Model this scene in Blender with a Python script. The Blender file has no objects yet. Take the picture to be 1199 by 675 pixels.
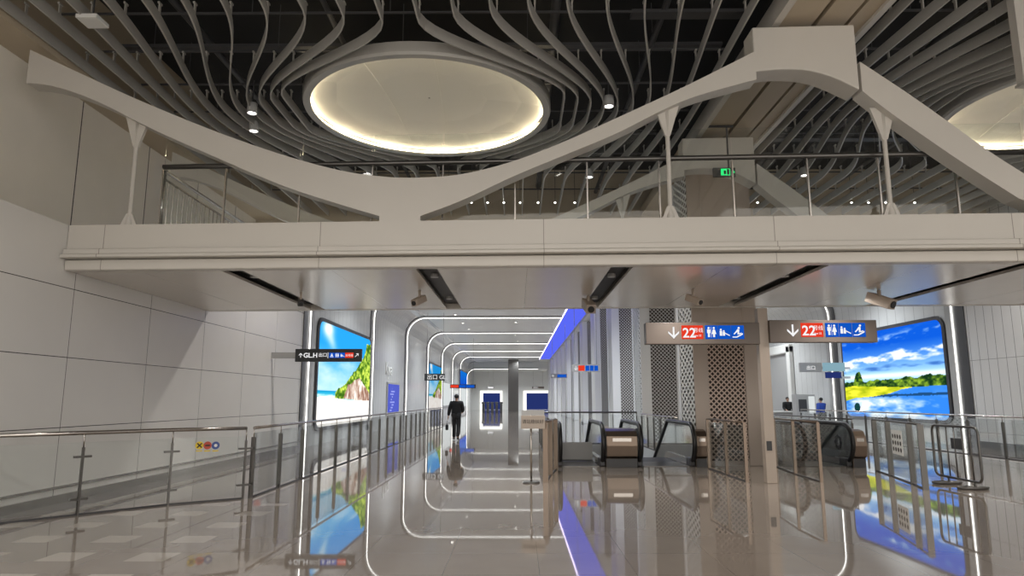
import bpy, bmesh, math, random
import numpy as np
from mathutils import Vector, Matrix
random.seed(7)
C = bpy.context.scene.collection
S = bpy.context.scene
PI = math.pi
# ------------------------------------------------------------------ camera
F_PX, CAM_H = 800.0, 1.6
PITCH = math.atan(130.5 / F_PX)
YAW = math.atan(6.5 / F_PX * math.cos(PITCH))
def ray(px, py):
    a = (px - 599.5) / F_PX; b = (337.5 - py) / F_PX
    cp, sp = math.cos(PITCH), math.sin(PITCH)
    x, y, z = a, cp - b * sp, sp + b * cp
    c, s = math.cos(YAW), math.sin(YAW)
    return (x * c - y * s, x * s + y * c, z)
def onX(px, py, X):
    d = ray(px, py); t = X / d[0]; return (X, d[1] * t, CAM_H + d[2] * t)
def onY(px, py, Y, k=0.0):          # plane Y = Y0 + k X
    d = ray(px, py); t = Y / (d[1] - k * d[0]); return (d[0] * t, d[1] * t, CAM_H + d[2] * t)
def onZ(px, py, Z):
    d = ray(px, py); t = (Z - CAM_H) / d[2]; return (d[0] * t, d[1] * t, Z)
cam = bpy.data.cameras.new('camera'); co = bpy.data.objects.new('camera', cam); C.objects.link(co)
co.location = (0, 0, CAM_H); co.rotation_euler = (PI / 2 + PITCH, 0, YAW)
cam.sensor_width = 36; cam.lens = 36 * F_PX / 1199; cam.clip_end = 400
S.camera = co
S.view_settings.view_transform = 'Standard'; S.view_settings.look = 'None'
S.view_settings.gamma = 1; S.view_settings.use_curve_mapping = False
S.view_settings.exposure = 0.95
S.cycles.transparent_max_bounces = 48; S.cycles.max_bounces = 8; S.cycles.sample_clamp_indirect = 6

# ------------------------------------------------------------------ materials
def srgb(r, g, b):
    f = lambda c: c / 12.92 if c <= .04045 else ((c + .055) / 1.055) ** 2.4
    return (f(r / 255), f(g / 255), f(b / 255), 1)
def mat(name, col, rough=.5, metal=0., emit=0., spec=.5, noise=0., ior=None, aniso=0.):
    m = bpy.data.materials.new(name); m.use_nodes = True
    nt = m.node_tree; b = nt.nodes['Principled BSDF']
    b.inputs['Base Color'].default_value = col; b.inputs['Roughness'].default_value = rough
    b.inputs['Metallic'].default_value = metal; b.inputs['Specular IOR Level'].default_value = spec
    if ior: b.inputs['IOR'].default_value = ior
    if emit: b.inputs['Emission Color'].default_value = col; b.inputs['Emission Strength'].default_value = emit
    if noise:
        g = nt.nodes.new('ShaderNodeNewGeometry'); n = nt.nodes.new('ShaderNodeTexNoise'); n.inputs['Scale'].default_value = 1.7
        n.inputs['Detail'].default_value = 4
        nt.links.new(g.outputs['Position'], n.inputs['Vector'])
        mx = nt.nodes.new('ShaderNodeMix'); mx.data_type = 'RGBA'
        mx.inputs[6].default_value = tuple(c * (1 - noise) for c in col[:3]) + (1,)
        mx.inputs[7].default_value = tuple(min(1, c * (1 + noise)) for c in col[:3]) + (1,)
        nt.links.new(n.outputs['Fac'], mx.inputs[0]); nt.links.new(mx.outputs[2], b.inputs['Base Color'])
    return m
class NT:
    def __init__(s, m): s.nt = m.node_tree; s.b = s.nt.nodes['Principled BSDF']
    def pos(s):
        g = s.nt.nodes.new('ShaderNodeNewGeometry'); x = s.nt.nodes.new('ShaderNodeSeparateXYZ')
        s.nt.links.new(g.outputs['Position'], x.inputs[0]); return x.outputs
    def m(s, op, a, b=None, c=None):
        n = s.nt.nodes.new('ShaderNodeMath'); n.operation = op
        for i, v in enumerate((a, b, c)):
            if v is None: continue
            if isinstance(v, (int, float)): n.inputs[i].default_value = v
            else: s.nt.links.new(v, n.inputs[i])
        return n.outputs[0]
    def mix(s, fac, a, b):
        n = s.nt.nodes.new('ShaderNodeMix'); n.data_type = 'RGBA'; s.nt.links.new(fac, n.inputs[0])
        for i, v in ((6, a), (7, b)):
            if isinstance(v, tuple): n.inputs[i].default_value = v
            else: s.nt.links.new(v, n.inputs[i])
        return n.outputs[2]
    def line(s, coord, period, off, w):      # 1 on a joint line
        f = s.m('FRACT', s.m('DIVIDE', s.m('SUBTRACT', coord, off - 1000 * period), period))
        return s.m('LESS_THAN', f, w / period)
def panel_mat(name, col, joints, rough=.3, jcol=(.03, .028, .025, 1), noise=.06, metal=0.):
    m = mat(name, col, rough, metal, noise=noise); t = NT(m); p = t.pos()
    base = t.b.inputs['Base Color'].links[0].from_socket if noise else col
    fac = None
    for ax, per, off, w in joints:
        l = t.line(p[ax], per, off, w); fac = l if fac is None else t.m('MAXIMUM', fac, l)
    t.nt.links.new(t.mix(fac, base, jcol), t.b.inputs['Base Color'])
    return m
def lattice_mat(name, col, ax, pitch, hole, diamond=True, vp=None):
    m = mat(name, col, .45); t = NT(m); p = t.pos(); s = pitch / math.sqrt(2)
    if diamond:
        a_, b_ = t.m('DIVIDE', p[ax], pitch), t.m('DIVIDE', p[2], vp or pitch)
        u = t.m('ADD', a_, b_); v = t.m('SUBTRACT', a_, b_)
    else:
        u = t.m('DIVIDE', p[ax], pitch); v = t.m('DIVIDE', p[2], pitch)
    hu = t.m('LESS_THAN', t.m('ABSOLUTE', t.m('SUBTRACT', t.m('FRACT', t.m('ADD', u, 500.)), .5)), hole)
    hv = t.m('LESS_THAN', t.m('ABSOLUTE', t.m('SUBTRACT', t.m('FRACT', t.m('ADD', v, 500.)), .5)), hole)
    h = t.m('MULTIPLY', hu, hv)
    tr = t.nt.nodes.new('ShaderNodeBsdfTransparent'); mx = t.nt.nodes.new('ShaderNodeMixShader')
    out = t.nt.nodes['Material Output']
    t.nt.links.new(h, mx.inputs[0]); t.nt.links.new(t.b.outputs[0], mx.inputs[1]); t.nt.links.new(tr.outputs[0], mx.inputs[2])
    t.nt.links.new(mx.outputs[0], out.inputs[0])
    return m
def glass_mat(name, tint=(.93, .97, .96, 1), refl=.06, rough=.02):
    m = bpy.data.materials.new(name); m.use_nodes = True; nt = m.node_tree
    nt.nodes.remove(nt.nodes['Principled BSDF'])
    tr = nt.nodes.new('ShaderNodeBsdfTransparent'); tr.inputs[0].default_value = tint
    gl = nt.nodes.new('ShaderNodeBsdfGlossy'); gl.inputs['Roughness'].default_value = rough
    fr = nt.nodes.new('ShaderNodeFresnel'); fr.inputs[0].default_value = 1.45
    ad = nt.nodes.new('ShaderNodeMath'); ad.operation = 'ADD'; ad.use_clamp = True; ad.inputs[1].default_value = refl - .03
    mx = nt.nodes.new('ShaderNodeMixShader')
    ml = nt.nodes.new('ShaderNodeMath'); ml.operation = 'MULTIPLY'; ml.inputs[1].default_value = .45
    nt.links.new(fr.outputs[0], ml.inputs[0]); nt.links.new(ml.outputs[0], ad.inputs[0]); nt.links.new(ad.outputs[0], mx.inputs[0])
    nt.links.new(tr.outputs[0], mx.inputs[1]); nt.links.new(gl.outputs[0], mx.inputs[2])
    nt.links.new(mx.outputs[0], nt.nodes['Material Output'].inputs[0])
    return m
def emit_mat(name, col, st):
    m = bpy.data.materials.new(name); m.use_nodes = True; nt = m.node_tree
    nt.nodes.remove(nt.nodes['Principled BSDF']); e = nt.nodes.new('ShaderNodeEmission')
    e.inputs[0].default_value = col; e.inputs[1].default_value = st
    nt.links.new(e.outputs[0], nt.nodes['Material Output'].inputs[0]); return m
def picture_mat(name, st):
    m = emit_mat(name, (1, 1, 1, 1), st); nt = m.node_tree
    a = nt.nodes.new('ShaderNodeVertexColor'); a.layer_name = 'picture'
    e = [n for n in nt.nodes if n.type == 'EMISSION'][0]
    nt.links.new(a.outputs[0], e.inputs[0]); return m

WARM = (.60, .57, .525, 1)
M = dict(
    wall=panel_mat('glossy_wall_panels', (.74, .725, .70, 1), ((2, 1.1, 1.155, .012), (1, 2.35, 10.9, .012)), .24, noise=.03),
    wallup=panel_mat('upper_wall_panels', (.84, .80, .73, 1), ((1, 2.5, 10.35, .03),), .45, noise=.04),
    wallright=panel_mat('ribbed_panels', (.70, .70, .70, 1), ((1, .42, 0, .02), (2, 2.4, .5, .012)), .28, jcol=(.16, .16, .16, 1)),
    lining=panel_mat('corridor_lining', (.68, .69, .69, 1), ((1, .65, 0, .018),), .22, jcol=(.3, .3, .3, 1)),
    ceil_lin=mat('corridor_ceiling', (.72, .73, .72, 1), .3),
    truss=mat('painted_steel', WARM, .4, noise=.03),
    fascia=panel_mat('fascia_panels', WARM, ((0, 3.5, .4, .012),), .35, jcol=(.3, .27, .24, 1), noise=.02),
    soffit=panel_mat('brushed_soffit', (.68, .63, .57, 1), ((0, 3.1, .15, .008),), .22, jcol=(.3, .28, .25, 1), noise=.03, metal=.3),
    black=mat('plenum_black', (.012, .012, .013, 1), .8),
    slot=mat('slot_black', (.006, .006, .006, 1), .5),
    fin=mat('fin_grey', (.48, .465, .435, 1), .42),
    conduit=mat('conduit_grey', (.07, .07, .075, 1), .5),
    beamp=mat('beam_panel', (.50, .42, .31, 1), .5, noise=.04),
    dome=mat('dome_cream', (.80, .78, .72, 1), .5),
    led_warm=emit_mat('warm_led', (1, .84, .56, 1), 9),
    led=emit_mat('white_led', (1, .98, .93, 1), 2.3),
    led_frame=emit_mat('frame_glow', (1, .97, .88, 1), 1.0),
    led_dim=emit_mat('lamp_white', (1, .97, .9, 1), 5),
    led_blue=emit_mat('blue_glow', (.11, .15, .95, 1), .5),
    led_pink=emit_mat('violet_led', (.75, .65, 1, 1), 2),
    steel=mat('stainless', (.50, .47, .44, 1), .22, 1.0),
    steel_dark=mat('dark_stainless', (.13, .125, .12, 1), .3, .8),
    bronze=mat('brushed_bronze_steel', (.22, .17, .135, 1), .3, .9),
    rubber=mat('black_rubber', (.01, .01, .011, 1), .35),
    glass=glass_mat('clear_glass', (.975, .99, .985, 1), .05),
    glass_esc=glass_mat('balustrade_glass', (.82, .88, .87, 1), .5, .05),
    signbody=mat('sign_taupe', (.125, .10, .085, 1), .4),
    signblack=mat('sign_black', (.02, .022, .024, 1), .35),
    white=mat('white_paint', (.8, .8, .78, 1), .4),
    grey=mat('light_grey', (.42, .42, .42, 1), .4),
    pitgrey=mat('pit_grey', (.55, .56, .57, 1), .5),
    dark=mat('dark_grey', (.05, .05, .055, 1), .4),
    post=mat('post_beige', (.42, .355, .30, 1), .4),
    lat_warmlight=lattice_mat('lattice_front_warm_light_tint', (.62, .50, .43, 1), 0, .135, .35), lat_m=lattice_mat('lattice_mesh', (.6, .6, .6, 1), 0, .135, .385),  # near column's front lattice has warm hall light mixed into its colour
    lat_aislelight=lattice_mat('lattice_side_white_light_tint', (.85, .85, .83, 1), 1, .36, .36, vp=.18),  # side faces whitened in colour for the aisle light falling on them
    col_warmlight=mat('column_warm_light_tint', (.47, .40, .35, 1), .38), col_coollight=mat('column_cool_light_tint', (.78, .79, .80, 1), .35),  # one off-white cladding; warm hall light and cool corridor light put into two tints
    hole=mat('column_core', (.055, .04, .035, 1), .8),
    s_white=emit_mat('sign_lit_white', (1, 1, 1, 1), .48),
    s_red=emit_mat('sign_lit_red', srgb(232, 62, 40), .5),
    s_blue=emit_mat('sign_lit_blue', srgb(18, 86, 196), .5),
    s_green=emit_mat('exit_green', (.02, .8, .2, 1), .6),
    s_cyan=emit_mat('lit_cyan', srgb(150, 190, 205), .4),
    ink=mat('black_ink', (.03, .025, .02, 1), .5),
    skin=mat('skin', (.45, .28, .2, 1), .5), hair=mat('hair', (.008, .007, .007, 1), .6),
    coat=mat('black_cloth', (.012, .012, .014, 1), .8), trouser=mat('charcoal_cloth', (.016, .016, .018, 1), .8),
    bluecoat=mat('blue_cloth', (.02, .06, .35, 1), .7),
    yellow=mat('label_yellow', (.75, .55, .03, 1), .5), lred=mat('label_red', (.5, .08, .05, 1), .5), lblue=mat('label_blue', (.06, .1, .3, 1), .5),
    poster=emit_mat('poster_blue', (.10, .13, .62, 1), .5), poster_l=emit_mat('poster_light', (.35, .4, .95, 1), .5),
    adwhite=emit_mat('lightbox_white', (.9, .95, .95, 1), .4),
    bluescreen=emit_mat('deep_blue_screen', (.02, .035, .16, 1), .5),
)
# polished granite floor with pale square insets on the left
def floor_mat():
    m = mat('polished_granite', (.28, .24, .205, 1), .03, noise=.12, ior=1.9); t = NT(m); p = t.pos()
    base = t.b.inputs['Base Color'].links[0].from_socket
    j = t.m('MAXIMUM', t.line(p[0], .9, .2, .006), t.line(p[1], .9, .35, .006))
    base = t.mix(t.m('MULTIPLY', j, .6), base, (.10, .09, .08, 1))
    ins = t.m('MULTIPLY', t.line(p[0], .9, -4.85, .40), t.line(p[1], .9, 7.15, .40))
    rng = t.m('MULTIPLY', t.m('LESS_THAN', p[0], -3.4), t.m('LESS_THAN', p[1], 11.0))
    rng = t.m('MULTIPLY', rng, t.m('GREATER_THAN', p[0], -6.9))
    base = t.mix(t.m('MULTIPLY', ins, rng), base, (.45, .41, .36, 1))
    t.nt.links.new(base, t.b.inputs['Base Color'])
    return m
M['floor'] = floor_mat()

# ------------------------------------------------------------------ mesh building
class MB:
    def __init__(s): s.v = []; s.f = []
    def add(s, vs, fs):
        o = len(s.v); s.v += [tuple(v) for v in vs]; s.f += [tuple(i + o for i in f) for f in fs]; return s
    def hexa(s, a, b):     # two quads, bottom & top (or front & back)
        return s.add(list(a) + list(b), [(3, 2, 1, 0), (4, 5, 6, 7), (0, 1, 5, 4), (1, 2, 6, 5), (2, 3, 7, 6), (3, 0, 4, 7)])
    def box(s, x0, x1, y0, y1, z0, z1):
        return s.hexa([(x0, y0, z0), (x1, y0, z0), (x1, y1, z0), (x0, y1, z0)], [(x0, y0, z1), (x1, y0, z1), (x1, y1, z1), (x0, y1, z1)])
    def bar(s, p, q, w, h, up=(0, 0, 1)):   # rectangular bar from p to q
        p, q = Vector(p), Vector(q); d = (q - p).normalized(); u = Vector(up)
        if abs(d.dot(u)) > .99: u = Vector((0, 1, 0))
        a = d.cross(u).normalized(); u = a.cross(d).normalized(); a *= w / 2; u *= h / 2
        return s.hexa([p - a - u, p + a - u, p + a + u, p - a + u], [q - a - u, q + a - u, q + a + u, q - a + u])
    def tube(s, pts, r, n=8, close=False, rs=None):
        pts = [Vector(p) for p in pts]; k = len(pts); rings = []
        pn = None
        for i, p in enumerate(pts):
            if close: d = pts[(i + 1) % k] - pts[i - 1]
            else: d = pts[min(i + 1, k - 1)] - pts[max(i - 1, 0)]
            d.normalize()
            if pn is None:
                u = Vector((0, 0, 1)) if abs(d.z) < .9 else Vector((0, 1, 0))
                pn = (u - d * u.dot(d)).normalized()
            else: pn = (pn - d * pn.dot(d)).normalized()
            b = d.cross(pn); rr = rs[i] if rs else r
            rings.append([p + (pn * math.cos(2 * PI * j / n) + b * math.sin(2 * PI * j / n)) * rr for j in range(n)])
        vs = [v for g in rings for v in g]; fs = []
        for i in range(k if close else k - 1):
            for j in range(n):
                a, b2 = i * n, ((i + 1) % k) * n
                fs.append((a + j, a + (j + 1) % n, b2 + (j + 1) % n, b2 + j))
        if not close: fs += [tuple(range(n - 1, -1, -1)), tuple((k - 1) * n + j for j in range(n))]
        return s.add(vs, fs)
    def cyl(s, p, q, r, n=12, r2=None): return s.tube([p, q], r, n, rs=[r, r if r2 is None else r2])
    def prism(s, poly, ext):       # planar 3-D polygon pushed along ext
        n = len(poly); e = Vector(ext); a = [Vector(p) for p in poly]
        return s.add(a + [p + e for p in a], [tuple(range(n)), tuple(range(2 * n - 1, n - 1, -1))] + [(i, i + n, (i + 1) % n + n, (i + 1) % n) for i in range(n)])
    def strip(s, up, lo, ext):     # band between two matched polylines pushed along ext
        n = len(up); e = Vector(ext); U = [Vector(p) for p in up]; L = [Vector(p) for p in lo]
        vs = U + L + [p + e for p in U] + [p + e for p in L]; fs = []
        for i in range(n - 1):
            fs += [(i, i + 1, n + i + 1, n + i), (2 * n + i + 1, 2 * n + i, 3 * n + i, 3 * n + i + 1),
                   (i, 2 * n + i, 2 * n + i + 1, i + 1), (n + i, n + i + 1, 3 * n + i + 1, 3 * n + i)]
        fs += [(0, n, 3 * n, 2 * n), (n - 1, 3 * n - 1, 4 * n - 1, 2 * n - 1)]
        return s.add(vs, fs)
    def sphere(s, c, r, n=14, m=9):
        rx, ry, rz = (r, r, r) if isinstance(r, (int, float)) else r
        vs = [(c[0], c[1], c[2] + rz)]
        for i in range(1, m):
            t = PI * i / m
            vs += [(c[0] + rx * math.sin(t) * math.cos(2 * PI * j / n), c[1] + ry * math.sin(t) * math.sin(2 * PI * j / n), c[2] + rz * math.cos(t)) for j in range(n)]
        vs.append((c[0], c[1], c[2] - rz)); fs = [(0, 1 + j, 1 + (j + 1) % n) for j in range(n)]
        for i in range(m - 2):
            a, b = 1 + i * n, 1 + (i + 1) * n
            fs += [(a + j, b + j, b + (j + 1) % n, a + (j + 1) % n) for j in range(n)]
        e = len(vs) - 1; a = 1 + (m - 2) * n
        fs += [(a + (j + 1) % n, a + j, e) for j in range(n)]
        return s.add(vs, fs)
    def lathe(s, c, prof, n=64):   # (r,z) profile about a vertical axis
        k = len(prof); vs = [(c[0] + r * math.cos(2 * PI * j / n), c[1] + r * math.sin(2 * PI * j / n), z) for r, z in prof for j in range(n)]
        fs = [(i * n + j, i * n + (j + 1) % n, (i + 1) * n + (j + 1) % n, (i + 1) * n + j) for i in range(k - 1) for j in range(n)]
        return s.add(vs, fs)
ORG = {}
def org(o): return ORG.get(o.name, Vector((0, 0, 0)))
def obj(name, mb, m, parent=None, smooth=False, bevel=0., **kw):
    me = bpy.data.meshes.new(name); o0 = org(parent) if parent else Vector((0, 0, 0))
    vs = [tuple(Vector(v) - o0) for v in mb.v]
    me.from_pydata(vs, [], mb.f); me.validate()
    bm = bmesh.new(); bm.from_mesh(me); bmesh.ops.recalc_face_normals(bm, faces=bm.faces); bm.to_mesh(me); bm.free()
    me.materials.append(m if not isinstance(m, str) else M[m])
    if smooth:
        for p in me.polygons: p.use_smooth = True
    o = bpy.data.objects.new(name, me); C.objects.link(o)
    if parent: o.parent = parent; ORG[o.name] = o0.copy()
    if bevel:
        b = o.modifiers.new('bevel', 'BEVEL'); b.width = bevel; b.segments = 2; b.limit_method = 'ANGLE'
    if kw: tag(o, **kw)
    return o
def tag(o, label=None, cat=None, group=None, kind=None):
    if label: o['label'] = label
    if cat: o['category'] = cat
    if group: o['group'] = group
    if kind: o['kind'] = kind
    return o
def thing(name, loc, label, cat, group=None):
    o = bpy.data.objects.new(name, None); C.objects.link(o); o.location = loc; o.empty_display_size = .2
    ORG[o.name] = Vector(loc); return tag(o, label, cat, group)
def struct(name, mb, m, smooth=False): return obj(name, mb, m, smooth=smooth, kind='structure')
def text(name, s, size, m, parent, origin, xdir, ydir, extrude=.004, align='LEFT', bold=0.):
    cu = bpy.data.curves.new(name, 'FONT'); cu.body = s; cu.size = size; cu.extrude = extrude; cu.align_x = align; cu.offset = bold
    cu.resolution_u = 3
    t = bpy.data.objects.new(name + '_curve', cu); C.objects.link(t)
    bpy.context.view_layer.update(); dg = bpy.context.evaluated_depsgraph_get()
    me = bpy.data.meshes.new_from_object(t.evaluated_get(dg)); bpy.data.objects.remove(t); bpy.data.curves.remove(cu)
    X = Vector(xdir).normalized(); Y = Vector(ydir).normalized(); Z = X.cross(Y)
    o0 = org(parent); O = Vector(origin)
    for v in me.vertices: v.co = O + X * v.co.x + Y * v.co.y + Z * v.co.z - o0
    me.name = name; me.materials.clear(); me.materials.append(M[m])
    o = bpy.data.objects.new(name, me); C.objects.link(o); o.parent = parent; ORG[o.name] = o0.copy()
    return o
NTH = ['first', 'second', 'third', 'fourth', 'fifth', 'sixth', 'seventh', 'eighth', 'ninth', 'tenth', 'eleventh', 'twelfth', 'thirteenth', 'fourteenth', 'fifteenth', 'sixteenth', 'seventeenth', 'eighteenth', 'nineteenth', 'twentieth']
def lamp(kind, name, loc, power, col=(1, 1, 1), size=.1, rot=None, **kw):
    l = bpy.data.lights.new(name, kind); l.energy = power; l.color = col
    if kind in ('POINT', 'SPOT'): l.shadow_soft_size = size
    if kind == 'SPOT': l.spot_size = kw.get('angle', 2.2); l.spot_blend = .8
    o = bpy.data.objects.new(name, l); C.objects.link(o); o.location = loc
    if rot: o.rotation_euler = rot
    return o

# ------------------------------------------------------------------ key planes
XL, XR = -7.2, 15.5             # side walls
ZC = 7.6                        # underside of the fins
ZK = 6.9                        # corridor ceiling
YEND = 108.0
NEAR = lambda x: 10.3 - .042 * x   # bridge edges, slightly skewed to the hall
FAR = lambda x: 15.4 - .05 * x
ZD, ZB = 4.36, 3.62             # bridge deck top, soffit

# ------------------------------------------------------------------ floor with the two escalator wells
HOLES = [(1.0, 4.3, 17.9, 25.2), (6.75, 8.05, 17.9, 25.2)]
fm = MB()
xs = sorted({-9., 17.} | {h[0] for h in HOLES} | {h[1] for h in HOLES}); ys = [-6, 17.9, 25.2, YEND + 1]
for i in range(len(xs) - 1):
    for j in range(3):
        cx = (xs[i] + xs[i + 1]) / 2
        if j == 1 and any(h[0] < cx < h[1] for h in HOLES): continue
        fm.add([(xs[i], ys[j], 0), (xs[i + 1], ys[j], 0), (xs[i + 1], ys[j + 1], 0), (xs[i], ys[j + 1], 0)], [(0, 1, 2, 3)])
struct('floor', fm, 'floor')
for k, (a, b, c, d) in enumerate(HOLES):
    m = MB()
    m.box(a - .05, a, c, d, -4.6, -.005); m.box(b, b + .05, c, d, -4.6, -.005)
    m.box(a - .05, b + .05, d, d + .05, -4.6, -.005); m.box(a - .05, b + .05, c - .05, c, -4.6, -.005); m.box(a, b, c, d, -4.65, -4.6)
    struct('trim_%d' % (k + 1), m, 'pitgrey')
# ------------------------------------------------------------------ walls
struct('wall_left', MB().box(XL - .3, XL, -6, 23.2, 0, ZD).box(XL - .3, XL, 16.5, 23.2, ZD, 5.6), 'wall')
struct('wall_left_upper', MB().box(-9.2, -8.7, -6, 23.2, ZD - .1, 9.3), 'wallup')
struct('trim_3', MB().box(-8.7, XL - .3, -6, 23.2, ZD - .12, ZD), 'wall')
struct('trim_4', MB().box(-8.7, -8.05, -6, 22, ZC - .1, 9.2), 'beamp')
bl = MB().box(XL, XL + .06, -6, 23.2, 0, .13).box(XL, XL + .03, -6, 23.2, .22, .26)
struct('baseboard_left', bl, 'steel')
struct('wall_right', MB().box(XR, XR + .3, -6, 24.0, 0, 9.3), 'wallright')
struct('baseboard_right', MB().box(XR - .05, XR, -6, 24, 0, .22), 'dark')
struct('wall_end', MB().box(-9, 17, YEND, YEND + .3, 0, ZK), 'ceil_lin')
struct('ceiling', MB().box(-9.2, XR + .3, -6, 22.3, 9.2, 9.4), 'black')
struct('trim_5', MB().box(-9.2, XR + .3, 22.0, 22.3, ZK, 9.3), 'beamp')
# corridor linings with rounded corners, left and right of the column row
def path_pts(x0, zc, r, x1, inset=0.0, n=8):   # wall foot -> corner -> ceiling, in the x,z plane
    s = 1 if x1 > x0 else -1; x0 += s * inset; zc -= inset; r -= inset
    p = [(x0, 0.0), (x0, zc - r)]
    p += [(x0 + s * (r - r * math.cos(PI / 2 * i / n)), zc - r + r * math.sin(PI / 2 * i / n)) for i in range(1, n + 1)]
    return p + [(x1, zc)]
def sweep(mb, pts, y0, y1, th, sgn):   # thick skin outside the path
    q = []
    for i, p in enumerate(pts):
        a = Vector(pts[max(i - 1, 0)]); b = Vector(pts[min(i + 1, len(pts) - 1)]); d = (b - a).normalized()
        nrm = Vector((-d.y, d.x)) * sgn; q.append((p[0] + nrm.x * th, p[1] + nrm.y * th))
    return mb.strip([(x, y0, z) for x, z in pts], [(x, y0, z) for x, z in q], (0, y1 - y0, 0))
PL = lambda ins=0.: path_pts(XL, ZK, 1.25, 2.9, ins)
PR = lambda ins=0.: path_pts(XR, ZK, 1.25, 6.2, ins)
wl = MB(); sweep(wl, PL()[:-1], 23.2, YEND, .15, 1); struct('wall_left_corridor', wl, 'lining')
wr = MB(); sweep(wr, PR()[:-1], 24.0, YEND, .15, -1); struct('wall_right_corridor', wr, 'lining')
cl = MB(); cl.box(XL + 1.25, 2.9, 22.3, YEND, ZK, ZK + .15); cl.box(XL - .3, XL + 1.25, 22.3, 23.2, ZK, ZK + .15); struct('ceiling_corridor_left', cl, 'ceil_lin')
cr = MB(); cr.box(6.2, XR - 1.25, 22.3, YEND, ZK, ZK + .15); cr.box(XR - 1.25, XR + .3, 22.3, 24.0, ZK, ZK + .15); struct('ceiling_corridor_right', cr, 'ceil_lin')
struct('ceiling_middle', MB().box(4.4, 6.2, 22.3, YEND, ZK, ZK + .15), 'ceil_lin')
# ------------------------------------------------------------------ light portals
for side in (0, 1):
    P0_ = PL if side == 0 else PR; sg = 1 if side == 0 else -1
    for k in range(9):
        y = (23.4 if side == 0 else 24.25) + (10.45 if side == 0 else 9.6) * k
        if y > YEND - 1: break
        P = P0_
        if side == 0 and k == 7: y = 97.6; P = lambda ins=0.: path_pts(XL, 5.9, 1.25, 2.9, ins)
        if side == 0 and k > 7: break
        x = XL if side == 0 else XR
        w = 'left' if side == 0 else 'right'
        lab = '%s glowing light portal arching over the %s aisle from the camera' % (NTH[k], w)
        t = thing('light_portal', (x, y, 0), lab, 'light portal')
        e = MB(); sweep(e, P(.075), y, y + .03, .025, sg); obj('light_strip', e, 'led', t)
        d = MB(); sweep(d, P(.03), y - .6, y - .02, .025, sg); obj('dark_reveal', d, 'dark', t)
        f = MB(); sweep(f, P(.07), y + .09, y + .40, .06, sg); obj('frame', f, 'grey', t)
struct('trim_8', MB().box(XL, 4.38, 97.98, YEND, 5.9, ZK - .002), 'ceil_lin')
# blue cove beside the columns
t = thing('blue_light_cove', (3.6, 26, ZK), 'long blue glowing light cove in the corridor ceiling beside the columns', 'light cove')
obj('glow_panel', MB().box(2.98, 4.3, 24, 92, ZK + .03, ZK + .08), 'led_blue', t)
obj('light_strip', MB().box(2.9, 2.97, 24, 92, ZK - .02, ZK + .06), 'led_pink', t)
obj('edge_trim', MB().box(4.3, 4.4, 24, 92, ZK - .05, ZK + .1), 'grey', t)
struct('trim_6', MB().box(2.9, 4.4, 92.02, YEND, ZK, ZK + .15).box(2.9, 4.4, 22.3, 23.98, ZK, ZK + .15), 'ceil_lin')
# ------------------------------------------------------------------ lattice columns
CY = [17.15 + 7.33 * i for i in range(12)]
for i, y in enumerate(CY):
    x0, x1, dy = 4.39, 6.02, 1.65; top = ZC - .02 if i == 0 else ZK - .004
    lab = ('large near lattice column between the escalators, off-white tinted as warmly lit, with diamond holes' if i == 0 else
           '%s pale lattice column along the corridor, counted from the camera' % NTH[i])
    t = thing('lattice_column', ((x0 + x1) / 2, y + dy / 2, 0), lab, 'column')
    c = .36
    zt = 3.5 if i == 0 else top
    obj('core', MB().box(x0 + .2, x1 - .2, y + .2, y + dy - .2, .02, top - .02), 'hole', t)
    for nm, xa, xb in (('corner_panel', x0, x0 + c), ('corner_panel', x1 - c, x1)):
        obj(nm, MB().box(xa, xb, y, y + .06, .0, top), 'col_warmlight' if i == 0 else 'col_coollight', t, bevel=.012)
    obj('lattice_panel', MB().box(x0 + c, x1 - c, y + .03, y + .05, .12, zt), 'lat_warmlight' if i == 0 else 'lat_m', t)
    if zt < top: obj('upper_panel', MB().box(x0 + c, x1 - c, y + .02, y + .06, zt, top), 'col_warmlight', t)
    obj('base_plinth', MB().box(x0 + c, x1 - c, y + .01, y + .06, 0, .12), 'col_warmlight', t)
    for sx in (x0, x1 - .02):
        obj('side_lattice_panel', MB().box(sx, sx + .02, y + .07, y + dy - .25, .12, top), 'lat_aislelight', t)
        obj('side_edge_panel', MB().box(sx - .01, sx + .03, y + dy - .25, y + dy, 0, top), 'col_coollight', t)
    obj('back_panel', MB().box(x0, x1, y + dy - .04, y + dy, 0, top), 'col_coollight', t)
# ------------------------------------------------------------------ big ceiling beam panel
t = thing('ceiling_beam', (4.9, 6, ZC), 'flat beige ceiling beam with narrow slots running above the arch', 'beam')
X0, X1 = 4.1, 5.72
obj('beam_panel', MB().box(X0 + .12, 4.78, -2, 15.9, ZC, ZC + .3).box(4.86, X1 - .42, -2, 15.9, ZC, ZC + .3), 'beamp', t)
obj('slot', MB().box(4.78, 4.86, -2, 15.9, ZC + .1, ZC + .25), 'slot', t)
obj('slot', MB().box(X1 - .42, X1 - .36, -2, 15.9, ZC + .1, ZC + .25), 'slot', t)
obj('edge_panel', MB().box(X1 - .36, X1 - .1, -2, 15.9, ZC, ZC + .3), 'beamp', t)
obj('edge_strip', MB().box(X1 - .1, X1, -2, 15.9, ZC - .06, ZC + .3), 'fascia', t)
obj('edge_strip', MB().box(X0, X0 + .12, -2, 15.9, ZC - .06, ZC + .3), 'fascia', t)
struct('trim_7', MB().box(X0, X1, 15.9, 22, ZC, ZC + .3), 'beamp')
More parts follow.
